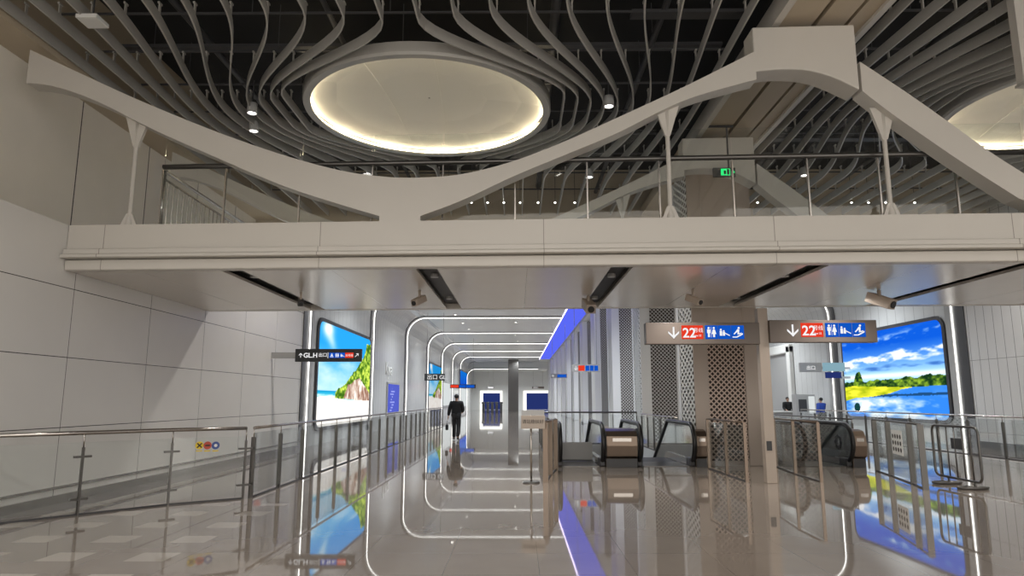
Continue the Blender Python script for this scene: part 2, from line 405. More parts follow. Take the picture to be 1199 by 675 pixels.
# ------------------------------------------------------------------ ceiling discs and fins
RD = 2.48
DISCS = [(-1.88, 13.76), (11.75, 13.6)]
for k, (x, y) in enumerate(DISCS):
    lab = ('large round recessed ceiling light with warm rim glow, left of the arch' if k == 0 else 'round glowing ceiling light cut off by the right picture edge')
    t = thing('ceiling_disc_light', (x, y, ZC), lab, 'ceiling light')
    obj('rim', MB().lathe((x, y), [(RD - .05, ZC), (RD + .09, ZC), (RD + .11, ZC + .05), (RD + .11, ZC + .24), (RD + .08, ZC + .24), (RD + .07, ZC + .06), (RD - .05, ZC + .04), (RD - .05, ZC)], 72), 'fin', t, smooth=False)
    obj('light_ring', MB().tube([(x + (RD + .0) * math.cos(a), y + (RD + .0) * math.sin(a), ZC + .08) for a in [2 * PI * i / 72 for i in range(72)]], .022, 6, True), 'led_warm', t)
    obj('dome', MB().lathe((x, y), [(RD + .06, ZC + .14), (RD * .8, ZC + .25), (RD * .5, ZC + .33), (.02, ZC + .37)], 12), 'dome', t)
    for q0, q1 in ((-1.0, -.75), (.35, .2)):
        sm_ = MB()
        for f0 in range(6):
            ya, yb = -2.2 + .7 * f0, -1.5 + .7 * f0; xa = q0 + (q1 - q0) * f0 / 5
            za, zb_ = [ZC + .37 - .22 * min(1., math.hypot(xa, yy) / RD) ** 1.6 - .012 for yy in (ya, yb)]
            sm_.bar((x + xa, y + ya, za), (x + xa + (q1 - q0) / 5, y + yb, zb_), .012, .012)
        obj('panel_seam', sm_, 'dome', t)
def fin_x(x0, y, cx, cy):
    """fins part around the disc: they swing out over a short stretch and keep an even, closer spacing beside it"""
    u = x0 - cx; v = abs(y - cy)
    a = 3.55 + .35 * abs(u); b = max(0., .95 - .4 * abs(u))
    q = min(1., max(0., (a - v) / (a - b))); g = 2.70 * q * q * (3 - 2 * q)
    return x0 + math.copysign(g * max(0., 1 - abs(u) / 5.9) ** 1.15, u)
FH, FT = .20, .026
ys_f = [2.0, 4, 6, 7.5] + [8 + .2 * i for i in range(54)] + [19, 20.0, 21.0, 21.9]
ys_f = [y for y in ys_f if y <= 21.9]; ys_f = sorted(set(ys_f))
hook = MB(); hook.bar((0, 0, -.03), (0, 0, .16), .02, .05).bar((0, -.05, .15), (0, .05, .15), .03, .03)
hookme = None
def fin(x0, cx, cy, label):
    global hookme
    pts = [(fin_x(x0, y, cx, cy), y) for y in ys_f]
    t = thing('ceiling_fin', (x0, 2.0, ZC), label, 'ceiling fin', None)
    sides = [[], []]
    for i, (x, y) in enumerate(pts):
        a = Vector(pts[max(i - 1, 0)]); b = Vector(pts[min(i + 1, len(pts) - 1)]); d = (b - a).normalized(); n = Vector((-d.y, d.x)) * FT / 2
        sides[0].append((x + n.x, y + n.y)); sides[1].append((x - n.x, y - n.y))
    mb = MB(); n = len(pts); vs = []
    for sd in sides:
        vs += [(x, y, ZC) for x, y in sd] + [(x, y, ZC + FH) for x, y in sd]
    fs = []
    for i in range(n - 1):
        fs += [(i, i + 1, n + i + 1, n + i), (2 * n + i + 1, 2 * n + i, 3 * n + i, 3 * n + i + 1), (i, 2 * n + i, 2 * n + i + 1, i + 1), (n + i, n + i + 1, 3 * n + i + 1, 3 * n + i)]
    fs += [(0, n, 3 * n, 2 * n), (n - 1, 3 * n - 1, 4 * n - 1, 2 * n - 1)]
    mb.add(vs, fs); obj('blade', mb, 'fin', t, smooth=False)
    for yy in (8.6, 10.2, 11.8, 13.4, 15.0, 16.6, 18.2, 19.8):
        xx = fin_x(x0, yy, cx, cy)
        if hookme is None:
            o = obj('hanger_bracket', hook, 'fin', t); hookme = o.data
        else:
            o = bpy.data.objects.new('hanger_bracket', hookme); C.objects.link(o); o.parent = t
        o.location = Vector((xx, yy, ZC + FH + .02)) - org(t) if True else None
        if o.data.users == 1: pass
# the bracket mesh is built about the world origin, so give it a zero-origin prototype first
_p = MB(); _p.add(hook.v, hook.f)
hookme = bpy.data.meshes.new('hanger_bracket'); hookme.from_pydata(_p.v, [], _p.f); hookme.materials.append(M['fin'])
FS = .583
LS = [i for i in range(-11, 11)]
nl = nr = 0
for k in range(11):
    x = DISCS[0][0] - FS * (k + .5)
    if x > -8.1: fin(x, *DISCS[0], '%s ceiling fin to the left of the big round ceiling light' % NTH[k])
for k in range(11):
    x = DISCS[0][0] + FS * (k + .5)
    if x < 3.95: fin(x, *DISCS[0], '%s ceiling fin to the right of the big round ceiling light' % NTH[k])
for k in range(11):
    x = 5.72 + .32 + FS * k
    if x < DISCS[1][0]: fin(x, *DISCS[1], '%s ceiling fin to the right of the flat ceiling beam' % NTH[k])
for k in range(7):
    x = DISCS[1][0] + FS * (k + .5)
    if x < XR - .2: fin(x, *DISCS[1], '%s ceiling fin beyond the round light at the right edge' % NTH[k])
# conduits and cross channels above the fins
for k, y in enumerate((9.9, 10.9, 12.2, 13.6, 15.0, 16.4, 17.8, 19.4, 21.0)):
    for a, b, w in ((-8.0, 4.05, 'left'), (5.78, XR - .02, 'right')):
        m = MB().bar((a, y, ZC + .62), (b, y, ZC + .62), .035, .035)
        for xx in np.arange(a + 1, b, 2.4): m.bar((xx, y, ZC + .62), (xx, y, 9.19), .012, .012)
        obj('ceiling_channel', m, 'conduit', label='%s thin steel cross channel above the fins, %s of the ceiling beam' % (NTH[k], w), cat='ceiling channel')
for k, (x, z, r) in enumerate(((-6.2, 8.7, .07), (-3.4, 8.5, .05), (.7, 8.6, .09), (2.6, 8.4, .06), (8.2, 8.5, .08), (10.6, 8.7, .06))):
    obj('ceiling_pipe', MB().cyl((x, 2, z), (x, 21.9, z), r, 10), 'conduit', smooth=True,
        label='%s dark pipe running lengthwise above the fins, counted from the left' % NTH[k], cat='pipe')
for k, (y, z, a, b) in enumerate(((11.2, 8.35, 2.0, 4.05), (12.6, 8.5, -8, 4.05), (9.6, 8.6, -8, 4.05), (17.0, 8.3, 5.8, 15.4))):
    obj('ceiling_cable_tray', MB().bar((a + .02, y, z), (b - .02, y, z), .25, .06), 'conduit', label='%s dark cable tray crossing above the fins' % NTH[k], cat='cable tray')
# hanging white board at the right edge
p = onY(1187, 0, 9.6)
x0 = p[0]
t = thing('hanging_bulkhead', (x0 + .6, 9.6, 7.0), 'pale hanging panel at the upper right picture edge', 'panel')
zb = onY(1197, 95, 9.6)[2]
obj('face_panel', MB().box(x0, x0 + 1.4, 9.6, 9.75, zb, 9.2), 'fascia', t)
obj('edge_trim', MB().box(x0 - .02, x0 + 1.4, 9.58, 9.77, zb - .04, zb), 'fin', t)

# ------------------------------------------------------------------ footbridge
t = thing('footbridge', (4, 12.8, ZB), 'beige footbridge spanning the whole hall overhead with a brushed metal soffit', 'footbridge')
def skew(mb, x0, x1, ya, yb, z0, z1, fa=NEAR, fb=FAR):
    return mb.hexa([(x0, fa(x0) + ya, z0), (x1, fa(x1) + ya, z0), (x1, fb(x1) + yb, z0), (x0, fb(x0) + yb, z0)],
                   [(x0, fa(x0) + ya, z1), (x1, fa(x1) + ya, z1), (x1, fb(x1) + yb, z1), (x0, fb(x0) + yb, z1)])
A, B = XL + .01, XR - .01
obj('deck', skew(MB(), A, B, .2, -.2, ZB + .25, ZD - .02), 'grey', t)
obj('fascia', skew(MB(), A, B, .0, .18, 3.97, ZD, NEAR, NEAR), 'fascia', t)
obj('ledge', skew(MB(), A - .0, B, -.10, .18, 3.86, 3.95, NEAR, NEAR), 'fascia', t, bevel=.015)
obj('ledge', skew(MB(), A - .0, B, -.16, .18, 3.80, 3.85, NEAR, NEAR), 'fascia', t, bevel=.01)
obj('lower_fascia', skew(MB(), A, B, -.02, .18, ZB, 3.79, NEAR, NEAR), 'fascia', t, bevel=.02)
obj('fascia', skew(MB(), A, B, -.18, .0, ZB, ZD, FAR, FAR), 'fascia', t)
SL = [-4.55, -1.43, 1.62, 4.6, 7.75, 11.0]
edges = [A] + [v for s in SL for v in (s - .17, s + .17)] + [B]
sof = MB()
for i in range(0, len(edges), 2): skew(sof, edges[i], edges[i + 1], .18, -.18, ZB + .004, ZB + .05)
obj('soffit_panel', sof, 'soffit', t)
for s in SL:
    q = obj('soffit_slot', skew(MB(), s - .17, s + .17, .18, -.18, ZB + .12, ZB + .2), 'slot', t)
    l = MB()
    for y in (11.6, 14.2): l.cyl((s, y, ZB + .06), (s, y, ZB + .12), .07, 12)
    obj('slot_downlight', l, 'grey', q, smooth=False)
# ------------------------------------------------------------------ curved trusses (front and back edge of the bridge)
NP = lambda px, py: Vector(onY(px, py, 10.3, -.042))
def densify(pts, n):
    xs = [p.x for p in pts]; zs = [p.z for p in pts]
    # monotone cubic (Catmull-Rom style) sampling
    m = [(zs[min(i + 1, len(xs) - 1)] - zs[max(i - 1, 0)]) / (xs[min(i + 1, len(xs) - 1)] - xs[max(i - 1, 0)]) for i in range(len(xs))]
    out = []
    for q in np.linspace(xs[0], xs[-1], n):
        i = max(0, min(len(xs) - 2, int(np.searchsorted(xs, q)) - 1)); h = xs[i + 1] - xs[i]; s = (q - xs[i]) / h
        z = (2 * s ** 3 - 3 * s ** 2 + 1) * zs[i] + (s ** 3 - 2 * s ** 2 + s) * h * m[i] + (-2 * s ** 3 + 3 * s ** 2) * zs[i + 1] + (s ** 3 - s ** 2) * h * m[i + 1]
        out.append((float(q), float(z)))
    return out
UP1 = [NP(*p) for p in ((35, 58), (90, 84), (160, 116), (250, 153), (330, 181), (400, 200), (450, 207), (490, 208), (540, 204), (600, 189), (660, 166), (720, 139), (800, 102), (884, 60))]
LO1 = [NP(*p) for p in ((35, 97), (60, 100), (110, 117), (180, 152), (250, 183), (330, 217), (400, 240), (444, 253))]
LO2 = [NP(*p) for p in ((492, 253), (540, 235), (600, 207), (660, 182), (720, 157), (800, 118), (884, 93))]
UP3 = [NP(*p) for p in ((1007, 72), (1060, 107), (1110, 142), (1160, 178), (1199, 203))]
LO3 = [NP(*p) for p in ((1007, 104), (1035, 126), (1080, 158), (1130, 192), (1199, 236))]
def at(fn_pts, x):
    xs = [p[0] for p in fn_pts]; return float(np.interp(x, xs, [p[1] for p in fn_pts]))
def wave(edge, y_off, th, label, rods):
    up1 = densify(UP1, 60); lo1 = densify(LO1, 24); lo2 = densify(LO2, 24)
    xd0, xd1 = lo1[-1][0], lo2[0][0]; mid = (xd0 + xd1) / 2
    YF = lambda x: edge(x) + y_off
    t = thing('wavy_truss', (mid, YF(mid), ZD), label, 'truss')
    v = lambda x, z: (x, YF(x), z)
    xs = np.linspace(UP1[0].x, xd0, 30)
    obj('arch_beam', MB().strip([v(x, at(up1, x)) for x in xs], [v(x, max(at(lo1, x), ZD)) for x in xs], (0, th, 0)), 'truss', t)
    xs = np.linspace(xd0, xd1, 8)
    obj('dip_node', MB().strip([v(x, at(up1, x)) for x in xs], [v(x, ZD + .001) for x in xs], (0, th, 0)), 'truss', t)
    xs = np.linspace(xd1, UP1[-1].x, 36)
    obj('arch_beam', MB().strip([v(x, at(up1, x)) for x in xs], [v(x, max(at(lo2, x), ZD)) for x in xs], (0, th, 0)), 'truss', t)
    # capital box with curved underside
    tl = NP(887, 32); tr = NP(1004, 28)
    und = [NP(*p) for p in ((884, 84), (910, 81), (945, 82), (975, 90), (1007, 105))]
    und = densify(und, 12); n = len(und)
    zt = min(ZC - .012, (tl.z + tr.z) / 2)
    obj('capital_box', MB().strip([v(x, zt) for x, z in und], [v(x, z) for x, z in und], (0, th + .12, 0)), 'truss', t, bevel=.02)
    up3 = densify(UP3, 20); lo3 = densify(LO3, 20)
    # the right arm runs on down to the deck in the mirror image of the left one
    ax = (UP1[-1].x + UP3[0].x) / 2
    xe = UP3[-1].x
    ux = [(x, at(up3, x)) for x in np.linspace(up3[0][0], xe, 20)]; lx = [(x, at(lo3, x)) for x in np.linspace(up3[0][0], xe, 20)]
    ds = at(up1, 2 * ax - xe) - ux[-1][1]; sl = (lx[-1][1] - lx[-6][1]) / (lx[-1][0] - lx[-6][0])
    for x in np.linspace(xe + .3, 2 * ax - mid, 12):
        k = (x - xe) / (2 * ax - mid - xe)
        ux.append((x, at(up1, 2 * ax - x) - ds * (1 - k))); lx.append((x, max(ZD, lx[-1][1] + (x - lx[-1][0]) * sl)))
    obj('arch_beam', MB().strip([v(*p) for p in ux], [v(*p) for p in lx], (0, th, 0)), 'truss', t)
    for px in rods:
        w = NP(px, 200); x = w.x; yc = YF(x) + th / 2
        zt = at(lo1, x) if x < xd0 else (at(lo2, x) if x < ax - .5 else at(lx, x))
        r = obj('hanger_rod', MB().tube([(x, yc, ZD), (x, yc, ZD + .02), (x, yc, ZD + .06), (x, yc, ZD + .2), (x, yc, zt - .5), (x, yc, zt - .42), (x, yc, zt)], .03, 10, rs=[.07, .07, .07, .035, .035, .035, .04]), 'truss', t, smooth=True)
        obj('gusset_plate', MB().prism([(x - .2, yc - .03, zt + .1), (x + .2, yc - .03, zt + .1), (x + .04, yc - .03, zt - .42), (x - .04, yc - .03, zt - .42)], (0, .06, 0)), 'truss', r)
        obj('foot_plate', MB().prism([(x - .14, yc - .03, ZD), (x + .14, yc - .03, ZD), (x + .05, yc - .03, ZD + .22), (x - .05, yc - .03, ZD + .22)], (0, .06, 0)), 'truss', r)
wave(NEAR, .005, .32, 'beige wavy arched truss along the near edge of the footbridge', (150, 786, 1046))
wave(FAR, -.35, .32, 'dim wavy arched truss along the far edge of the footbridge', (786,))
# ------------------------------------------------------------------ footbridge guard rails
def balustrade(name, label, pts_posts, ztop, zbase, rail_r, glass_top, post_w=.035, cat='railing', post_top=None, mats=('steel', 'steel'), clamp=True, flat=False, ends=None):
    """posts at the listed points, a glass panel between neighbours and a rail over all"""
    p0 = pts_posts[0]
    t = thing(name, (p0[0], p0[1], zbase), label, cat)
    pr = [(x, y, ztop) for x, y in (ends or pts_posts)]
    if ends and len(ends) != len(pts_posts): pass
    obj('handrail', MB().tube(pr, rail_r, 10), mats[0], t, smooth=True)
    for i, (x, y) in enumerate(pts_posts):
        pt = post_top or ztop
        j = min(i + 1, len(pts_posts) - 1); k = max(j - 1, 0); d = Vector((pts_posts[j][0] - pts_posts[k][0], pts_posts[j][1] - pts_posts[k][1])).normalized()
        mb = MB().bar((x, y, zbase), (x, y, pt), post_w, post_w * .5, (d.x, d.y, 0))
        q = obj('post', mb, mats[1], t)
        if pt < ztop: obj('rail_pin', MB().cyl((x, y, pt), (x, y, ztop), .01, 8), 'steel', q, smooth=True)
        if clamp:
            for zz in (zbase + .22, zbase + .80):
                obj('glass_clamp', MB().bar((x - d.x * .11, y - d.y * .11, zz), (x + d.x * .11, y + d.y * .11, zz), .06, .03), 'steel_dark', q)
    if zbase == 0:
        bc = MB()
        for a, b in zip(pts_posts[:-1], pts_posts[1:]): bc.bar((a[0], a[1], .012), (b[0], b[1], .012), .03, .022)
        obj('base_channel', bc, 'dark', t)
    for a, b in zip(pts_posts[:-1], pts_posts[1:]):
        A_, B_ = Vector((a[0], a[1], 0)), Vector((b[0], b[1], 0)); d = (B_ - A_).normalized() * .02
        A_ += d; B_ -= d
        obj('glass_panel', MB().bar((A_.x, A_.y, (zbase + .06 + glass_top) / 2), (B_.x, B_.y, (zbase + .06 + glass_top) / 2), .012, glass_top - zbase - .06), 'glass', t)
    return t
bp = [NP(x, 220) for x in (173, 250, 341, 429, 515, 603, 691, 779, 869, 961, 1048, 1142, 1230)]
balustrade('glass_balustrade', 'tall glass balustrade with a steel handrail along the near edge of the footbridge',
           [(p.x, p.y + .42) for p in bp], 5.46, ZD, .045, 5.95, .045, post_top=5.40, clamp=False, mats=('steel_dark', 'steel'))
# barred stair railing on the bridge at the left end
xr = NP(173, 220).x - .02; y0 = NEAR(xr) + .5
t = thing('barred_railing', (xr, y0, ZD), 'steel barred stair railing at the left end of the footbridge', 'railing')
obj('handrail', MB().tube([(xr, y0, ZD + .9), (xr, y0 + .05, 5.42), (xr, y0 + 4.4, 5.38)], .03, 8), 'steel', t, smooth=True)
obj('lower_rail', MB().tube([(xr, y0, 5.28), (xr, y0 + 4.4, 5.24)], .02, 8), 'steel', t, smooth=True)
obj('end_post', MB().cyl((xr, y0, ZD), (xr, y0, 5.42), .035, 10), 'steel', t, smooth=True)
for i in range(24): obj('baluster', MB().cyl((xr, y0 + .16 + .175 * i, ZD), (xr, y0 + .16 + .175 * i, 5.28), .012, 6), 'steel', t)
# green exit sign under the far beam
p = onY(848, 202, 14.4)
t = thing('exit_sign', p, 'small hanging green exit sign above the footbridge', 'sign')
obj('hanger_rod', MB().bar((p[0] + .1, 14.4, p[2] + .1), (p[0] + .1, 14.4, ZC - .02), .03, .03).bar((p[0] - .4, 14.4, ZC - .03), (p[0] + .25, 14.4, ZC - .03), .04, .04), 'dark', t)
b_ = obj('sign_box', MB().box(p[0] - .24, p[0] + .24, 14.38, 14.44, p[2] - .1, p[2] + .1), 'dark', t)
obj('green_panel', MB().box(p[0] - .08, p[0] + .12, 14.37, 14.38, p[2] - .075, p[2] + .075), 's_green', b_)
fg = MB().box(p[0] - .02, p[0] + .03, 14.362, 14.37, p[2] - .05, p[2] + .03).box(p[0] + .05, p[0] + .1, 14.362, 14.37, p[2] - .06, p[2] + .06)
obj('running_figure', fg, 'signblack', b_)
ar = MB().box(p[0] + .14, p[0] + .2, 14.37, 14.38, p[2] - .01, p[2] + .01).prism([(p[0] + .19, 14.37, p[2] - .035), (p[0] + .23, 14.37, p[2]), (p[0] + .19, 14.37, p[2] + .035)], (0, .01, 0))
obj('arrow', ar, 's_green', b_)

# ------------------------------------------------------------------ ceiling fittings
DL = [(295, 133, 'beside the left rim of the big round light'), (297, 154, 'just below another lamp left of the round light'), (713, 125, 'right of the big round light'),
      (690, 208, 'above the footbridge handrail left of the hanger rod'), (942, 206, 'seen through the rail right of the beam')]
for px, py, w in DL:
    x, y, z = onZ(px, py, ZC - .12)
    t = thing('ceiling_downlight', (x, y, z), 'small bright cylinder downlight ' + w, 'downlight')
    obj('housing', MB().lathe((x, y), [(.0, z + .22), (.10, z + .22), (.11, z + .0), (.09, z + .0), (.085, z + .02)], 16), 'grey', t)
    obj('stem', MB().cyl((x, y, z + .22), (x, y, ZC + .62), .015, 6), 'conduit', t)
    obj('lens', MB().cyl((x, y, z + .02), (x, y, z + .03), .085, 16), 'led_dim', t)
for px in (536, 552, 571, 590, 609, 630, 650, 673, 887, 912, 997, 1017, 1037, 1071, 1123):
    x, y, z = onZ(px, 237.5, ZC - .06)
    t = thing('ceiling_lamp', (x, y, z), 'tiny bright lamp in the far row under the fin ends', 'lamp', 'row of tiny lamps at the far fin ends')
    obj('lens', MB().sphere((x, y, z), .028, 8, 6), 'led_dim', t); obj('stem', MB().cyl((x, y, z), (x, y, 9.2), .008, 5), 'conduit', t)
x, y, z = onZ(108, 27, ZC - .05)
t = thing('ceiling_speaker', (x, y, z), 'flat white square unit hung among the fins at upper left', 'speaker')
obj('body', MB().box(x - .17, x + .17, y - .17, y + .17, z, z + .07), 'white', t, bevel=.01); obj('stem', MB().cyl((x, y, z + .05), (x, y, 9.2), .012, 6), 'conduit', t)
# cameras below the far soffit edge
def cctv(px, py, Y, s, label, yaw_, drop=None, m='post'):
    x, y, z = onZ(px, py, ZB - .2)
    t = thing('security_camera', (x, y, z), label, 'camera')
    obj('ceiling_mount', MB().cyl((x, y, z), (x, y, ZB - .003), .02 * s + .008, 8), 'post', t, smooth=True)
    d = Vector((math.sin(yaw_), -math.cos(yaw_), -.45)).normalized()
    c = Vector((x, y, z)); obj('housing', MB().bar(c - d * .17 * s, c + d * .2 * s, .15 * s, .14 * s), m, t, bevel=.015)
    obj('lens', MB().cyl(c + d * .2 * s, c + d * .215 * s, .05 * s, 12), 'signblack', t)
cctv(352, 354, 14.9, .7, 'small black security camera beside the leftmost soffit slot', .3, m='dark')
cctv(491, 352, 14.6, .9, 'pale security camera under the soffit above the first light portal', -.5)
cctv(689, 358, 14.2, 1.3, 'beige box camera at the end of the middle soffit slot', .1)
cctv(812, 351, 14.4, .9, 'pale security camera under the soffit above the near lattice column', .6)
cctv(1030, 352, 13.9, 1.35, 'beige box camera on a long bracket above the right landscape screen', .5)

# ------------------------------------------------------------------ picture screens
def vnoise(U, V, f, seed):
    r = np.random.RandomState(seed); g = r.rand(64, 64)
    x, y = U * f, V * f; xi, yi = np.floor(x).astype(int), np.floor(y).astype(int); a, b = x - xi, y - yi
    a, b = a * a * (3 - 2 * a), b * b * (3 - 2 * b); G = lambda i, j: g[i % 64, j % 64]
    return (G(xi, yi) * (1 - a) + G(xi + 1, yi) * a) * (1 - b) + (G(xi, yi + 1) * (1 - a) + G(xi + 1, yi + 1) * a) * b
def fbm(U, V, f, seed): return sum(vnoise(U, V, f * 2 ** k, seed + k) / 2 ** (k + 1) for k in range(4))
def lerp(a, b, t): return a + (b - a) * np.clip(t, 0, 1)[..., None]
col = lambda r, g, b: np.array([r, g, b]) / 255.
def beach(U, V):
    c = lerp(col(190, 232, 250), col(40, 160, 240), (V - .3) / .5) * np.ones(U.shape + (1,))
    c = lerp(c, col(235, 248, 255), (fbm(U, V * 2, 4, 3) - .35) * 1.5 * ((V > .35) & (V < .75)))
    c = lerp(c, col(255, 255, 255), np.exp(-((U - .13) ** 2 + (V - .95) ** 2) / .006) * 1.2)
    c = lerp(c, col(255, 255, 255), np.exp(-((U - .13 - (.95 - V) * .5) ** 2) / .004) * np.exp(-((V - .85) / .1) ** 2) * .6)
    sea = (V < .345); c = np.where(sea[..., None], lerp(col(130, 225, 230), col(10, 150, 205), (V - .28) / .06), c)
    c = lerp(c, col(240, 252, 255), ((np.abs(V - .30 + .05 * U) < .012) & sea) * .8 * fbm(U, V * 4, 14, 17) * 1.6)
    sand = V < .285 - .04 * U + .012 * np.sin(U * 9)
    c = np.where(sand[..., None], lerp(col(255, 252, 248), col(236, 226, 216), fbm(U, V * 2, 8, 9) * .9), c)
    edge = np.interp(U, [.28, .34, .5, .62, .72, .80, .86, .90, 1], [.31, .38, .45, .56, .64, .72, .80, .93, .97]) + .07 * (fbm(U, V, 16, 5) - .5)
    cliff = (V < edge) & (V > .28 - .04 * U) & (U > .28)
    gn = fbm(U, V, 30, 11)
    cg = lerp(col(60, 105, 25), col(222, 245, 95), (gn - .3) * 2.6)
    c = np.where(cliff[..., None], cg, c)
    rock = cliff & (V < .29 + .20 * np.sin(np.clip((U - .44) / .56, 0, 1) * PI) ** .7 + .09 * (fbm(U, V, 12, 21) - .5)) & (U > .44)
    rk = lerp(col(150, 110, 92), col(255, 244, 232), (fbm(U * 1.6, V * .6, 22, 31) - .30) * 2.6)
    c = np.where(rock[..., None], rk, c)
    return c
def lake(U, V):
    c = lerp(col(165, 215, 250), col(14, 88, 210), (V - .48) / .36) * np.ones(U.shape + (1,))
    n1 = fbm(U * 1.3, V * 2.6, 5, 41)
    c = lerp(c, col(255, 255, 255), (n1 * 2.2 * np.exp(-((V - .62 - .10 * U) / .10) ** 2) - .62) * 3.2)
    c = lerp(c, col(60, 112, 190), (fbm(U, V * 3, 6, 51) * 2 * np.exp(-((V - .55 - .03 * U) / .045) ** 2) - .62) * 2)
    c = lerp(c, col(225, 238, 252), (fbm(U * 1.4, V * 3, 7, 55) - .45) * 3 * np.exp(-((V - .86 - .06 * U) / .05) ** 2))
    c = lerp(c, col(250, 252, 255), np.exp(-((V - .475) / .03) ** 2) * .85)
    tr = .405 + .045 * U + .07 * (fbm(U, V * 0, 16, 61) - .4) + .12 * np.exp(-((U - .17) / .045) ** 4)
    tr = np.where((U > .23) | (U < .11), tr - .0, tr)
    trees = V < tr
    c = np.where(trees[..., None], lerp(col(18, 50, 25), col(150, 185, 50), (fbm(U, V, 32, 71) - .3) * 2.2), c)
    fld = V < np.interp(U, [0, .1, .5, .7, 1], [.355, .37, .345, .335, .335])
    c = np.where(fld[..., None], lerp(col(120, 150, 10), col(250, 240, 60), fbm(U, V * 3, 9, 81) * 1.7 - .1), c)
    wat = V < np.interp(U, [0, .12, .3, .5, .62, .72, 1], [.185, .22, .235, .27, .315, .335, .345])
    wc = lerp(col(50, 130, 232), col(240, 248, 255), (fbm(U * 1.2, V * 2.2, 5, 91) - .34) * 3.4 * np.clip((.25 - V) / .06, .12, 1))
    c = np.where(wat[..., None], wc, c)
    bush = ((U - .13) ** 2 / .0022 + (V - .11) ** 2 / .004 < .75 + .9 * (fbm(U, V, 20, 95) - .5))
    c = np.where(bush[..., None], col(20, 62, 62), c)
    rf = wat & (np.abs(V - (.235 + .03 * U)) < .014 * fbm(U, V, 30, 97) * 1.8)
    c = np.where(rf[..., None], col(30, 74, 120), c)
    return c
def screen(name, X, y0, y1, z0, z1, fn, label, sgn, r=.35, st=1.15, nu=180, nv=150):
    """wall screen; u runs left to right as seen from the hall"""
    t = thing(name, (X, (y0 + y1) / 2, z0), label, 'screen')
    th = .08; xf = X + sgn * th
    us, vs = np.linspace(0, 1, nu + 1), np.linspace(0, 1, nv + 1)
    W, Hh = abs(y1 - y0), z1 - z0; rc = r
    verts = []; 
    for v in vs:
        z = z0 + v * Hh; e = min(z - z0, z1 - z); ins = 0 if e >= rc else rc - math.sqrt(max(0, rc * rc - (rc - e) ** 2))
        for u in us:
            a = ins / W + u * (1 - 2 * ins / W); verts.append((xf + sgn * .006, y0 + a * (y1 - y0), z))
    faces = [(j * (nu + 1) + i, j * (nu + 1) + i + 1, (j + 1) * (nu + 1) + i + 1, (j + 1) * (nu + 1) + i) for j in range(nv) for i in range(nu)]
    mb = MB().add(verts, faces); o = obj('display_picture', mb, PIC if st > 1 else PIC2, t)
    Y = np.array([p[1] for p in verts]); Z = np.array([p[2] for p in verts]); U = (Y - y0) / (y1 - y0); V = (Z - z0) / Hh
    c = np.clip(fn(U, V), 0, 1); lin = np.where(c <= .04045, c / 12.92, ((c + .055) / 1.055) ** 2.4)
    at_ = o.data.color_attributes.new('picture', 'FLOAT_COLOR', 'POINT')
    at_.data.foreach_set('color', np.concatenate([lin, np.ones((len(lin), 1))], 1).astype(np.float32).ravel())
    # frame: rounded outline pushed out of the wall
    poly = []
    for cy, cz, a0 in ((y1, z1, 0), (y0, z1, 90), (y0, z0, 180), (y1, z0, 270)):
        sy = 1 if y1 > y0 else -1
        for k in range(7):
            a = math.radians(a0 + 15 * k); yy = cy + (-sy * r if cy == y1 else sy * r) ; zz = cz + (-r if cz == z1 else r)
            poly.append((X, yy + sy * (r + .14) * math.cos(a), zz + (r + .14) * math.sin(a)))
    obj('frame', MB().prism(poly, (sgn * th, 0, 0)), 'dark', t)
    return t
PIC = picture_mat('screen_picture', .66); PIC2 = picture_mat('screen_picture_dim', .42)
screen('wall_screen', XL, 24.5, 33.1, .62, 4.42, beach, 'huge glowing wall screen showing a sandy beach and green cliff, left aisle', 1)
screen('wall_screen', XR, 32.6, 24.9, .85, 4.5, lake, 'huge glowing wall screen showing a lake, field and clouds, right aisle', -1)
a, b = onX(500, 450, XL)[1], onX(517, 450, XL)[1]
screen('wall_screen', XL, a + .6, b - .6, .75, 4.5, beach, 'second beach wall screen further down the left aisle, behind the small hanging sign', 1, .3, .9, 60, 60)
a, b = onX(538, 450, XL)[1], onX(546, 450, XL)[1]
screen('wall_screen', XL, a, b, 3.3, 5.2, lambda U, V: lerp(col(30, 90, 220), col(20, 130, 235), V) * np.ones(U.shape + (1,)), 'distant plain blue wall screen far down the left aisle', 1, .3, .9, 8, 8)
# small blue poster light box and lettering above it
y0, y1 = onX(453, 450, XL)[1], onX(466, 450, XL)[1]
t = thing('poster_lightbox', (XL, (y0 + y1) / 2, 1), 'small blue poster light box on the left wall past the beach screen', 'poster')
obj('frame', MB().box(XL, XL + .08, y0 - .12, y1 + .12, .7, 2.55), 'grey', t)
obj('poster', MB().box(XL + .08, XL + .09, y0, y1, .8, 2.45), 'poster', t)
mk = MB()
for i in range(9): mk.box(XL + .09, XL + .1, y0 + .6 + .25 * (i % 3), y0 + 1.1 + .28 * (i % 4), .95 + .15 * i, 1.03 + .15 * i)
obj('poster_figure', mk, 'poster_l', t)
q = thing('wall_lettering', (XL, y0, 2.9), 'small pale wall lettering above the blue poster box', 'lettering')
text('letters', 'Kyra', 1.0, 'white', q, (XL + .02, y0 - .6, 2.95), (0, 1, 0), (0, 0, 1), .02)
for k, (pa, pb, za, zb_) in enumerate(((523, 530, 1.0, 3.2), (540, 546, .7, 3.0))):
    y0, y1 = ((66.0, 74.0), (86.9, 95.8))[k]
    t = thing('advert_lightbox', (XL, (y0 + y1) / 2, za), ('white advert light box on the left wall behind the walking person', 'farther white advert light box right of the walking person')[k], 'light box')
    obj('frame', MB().box(XL, XL + .1, y0 - .15, y1 + .15, za - .15, zb_ + .15), 'grey', t)
    obj('panel', MB().box(XL + .1, XL + .11, y0, y1, za, zb_), 'adwhite', t)

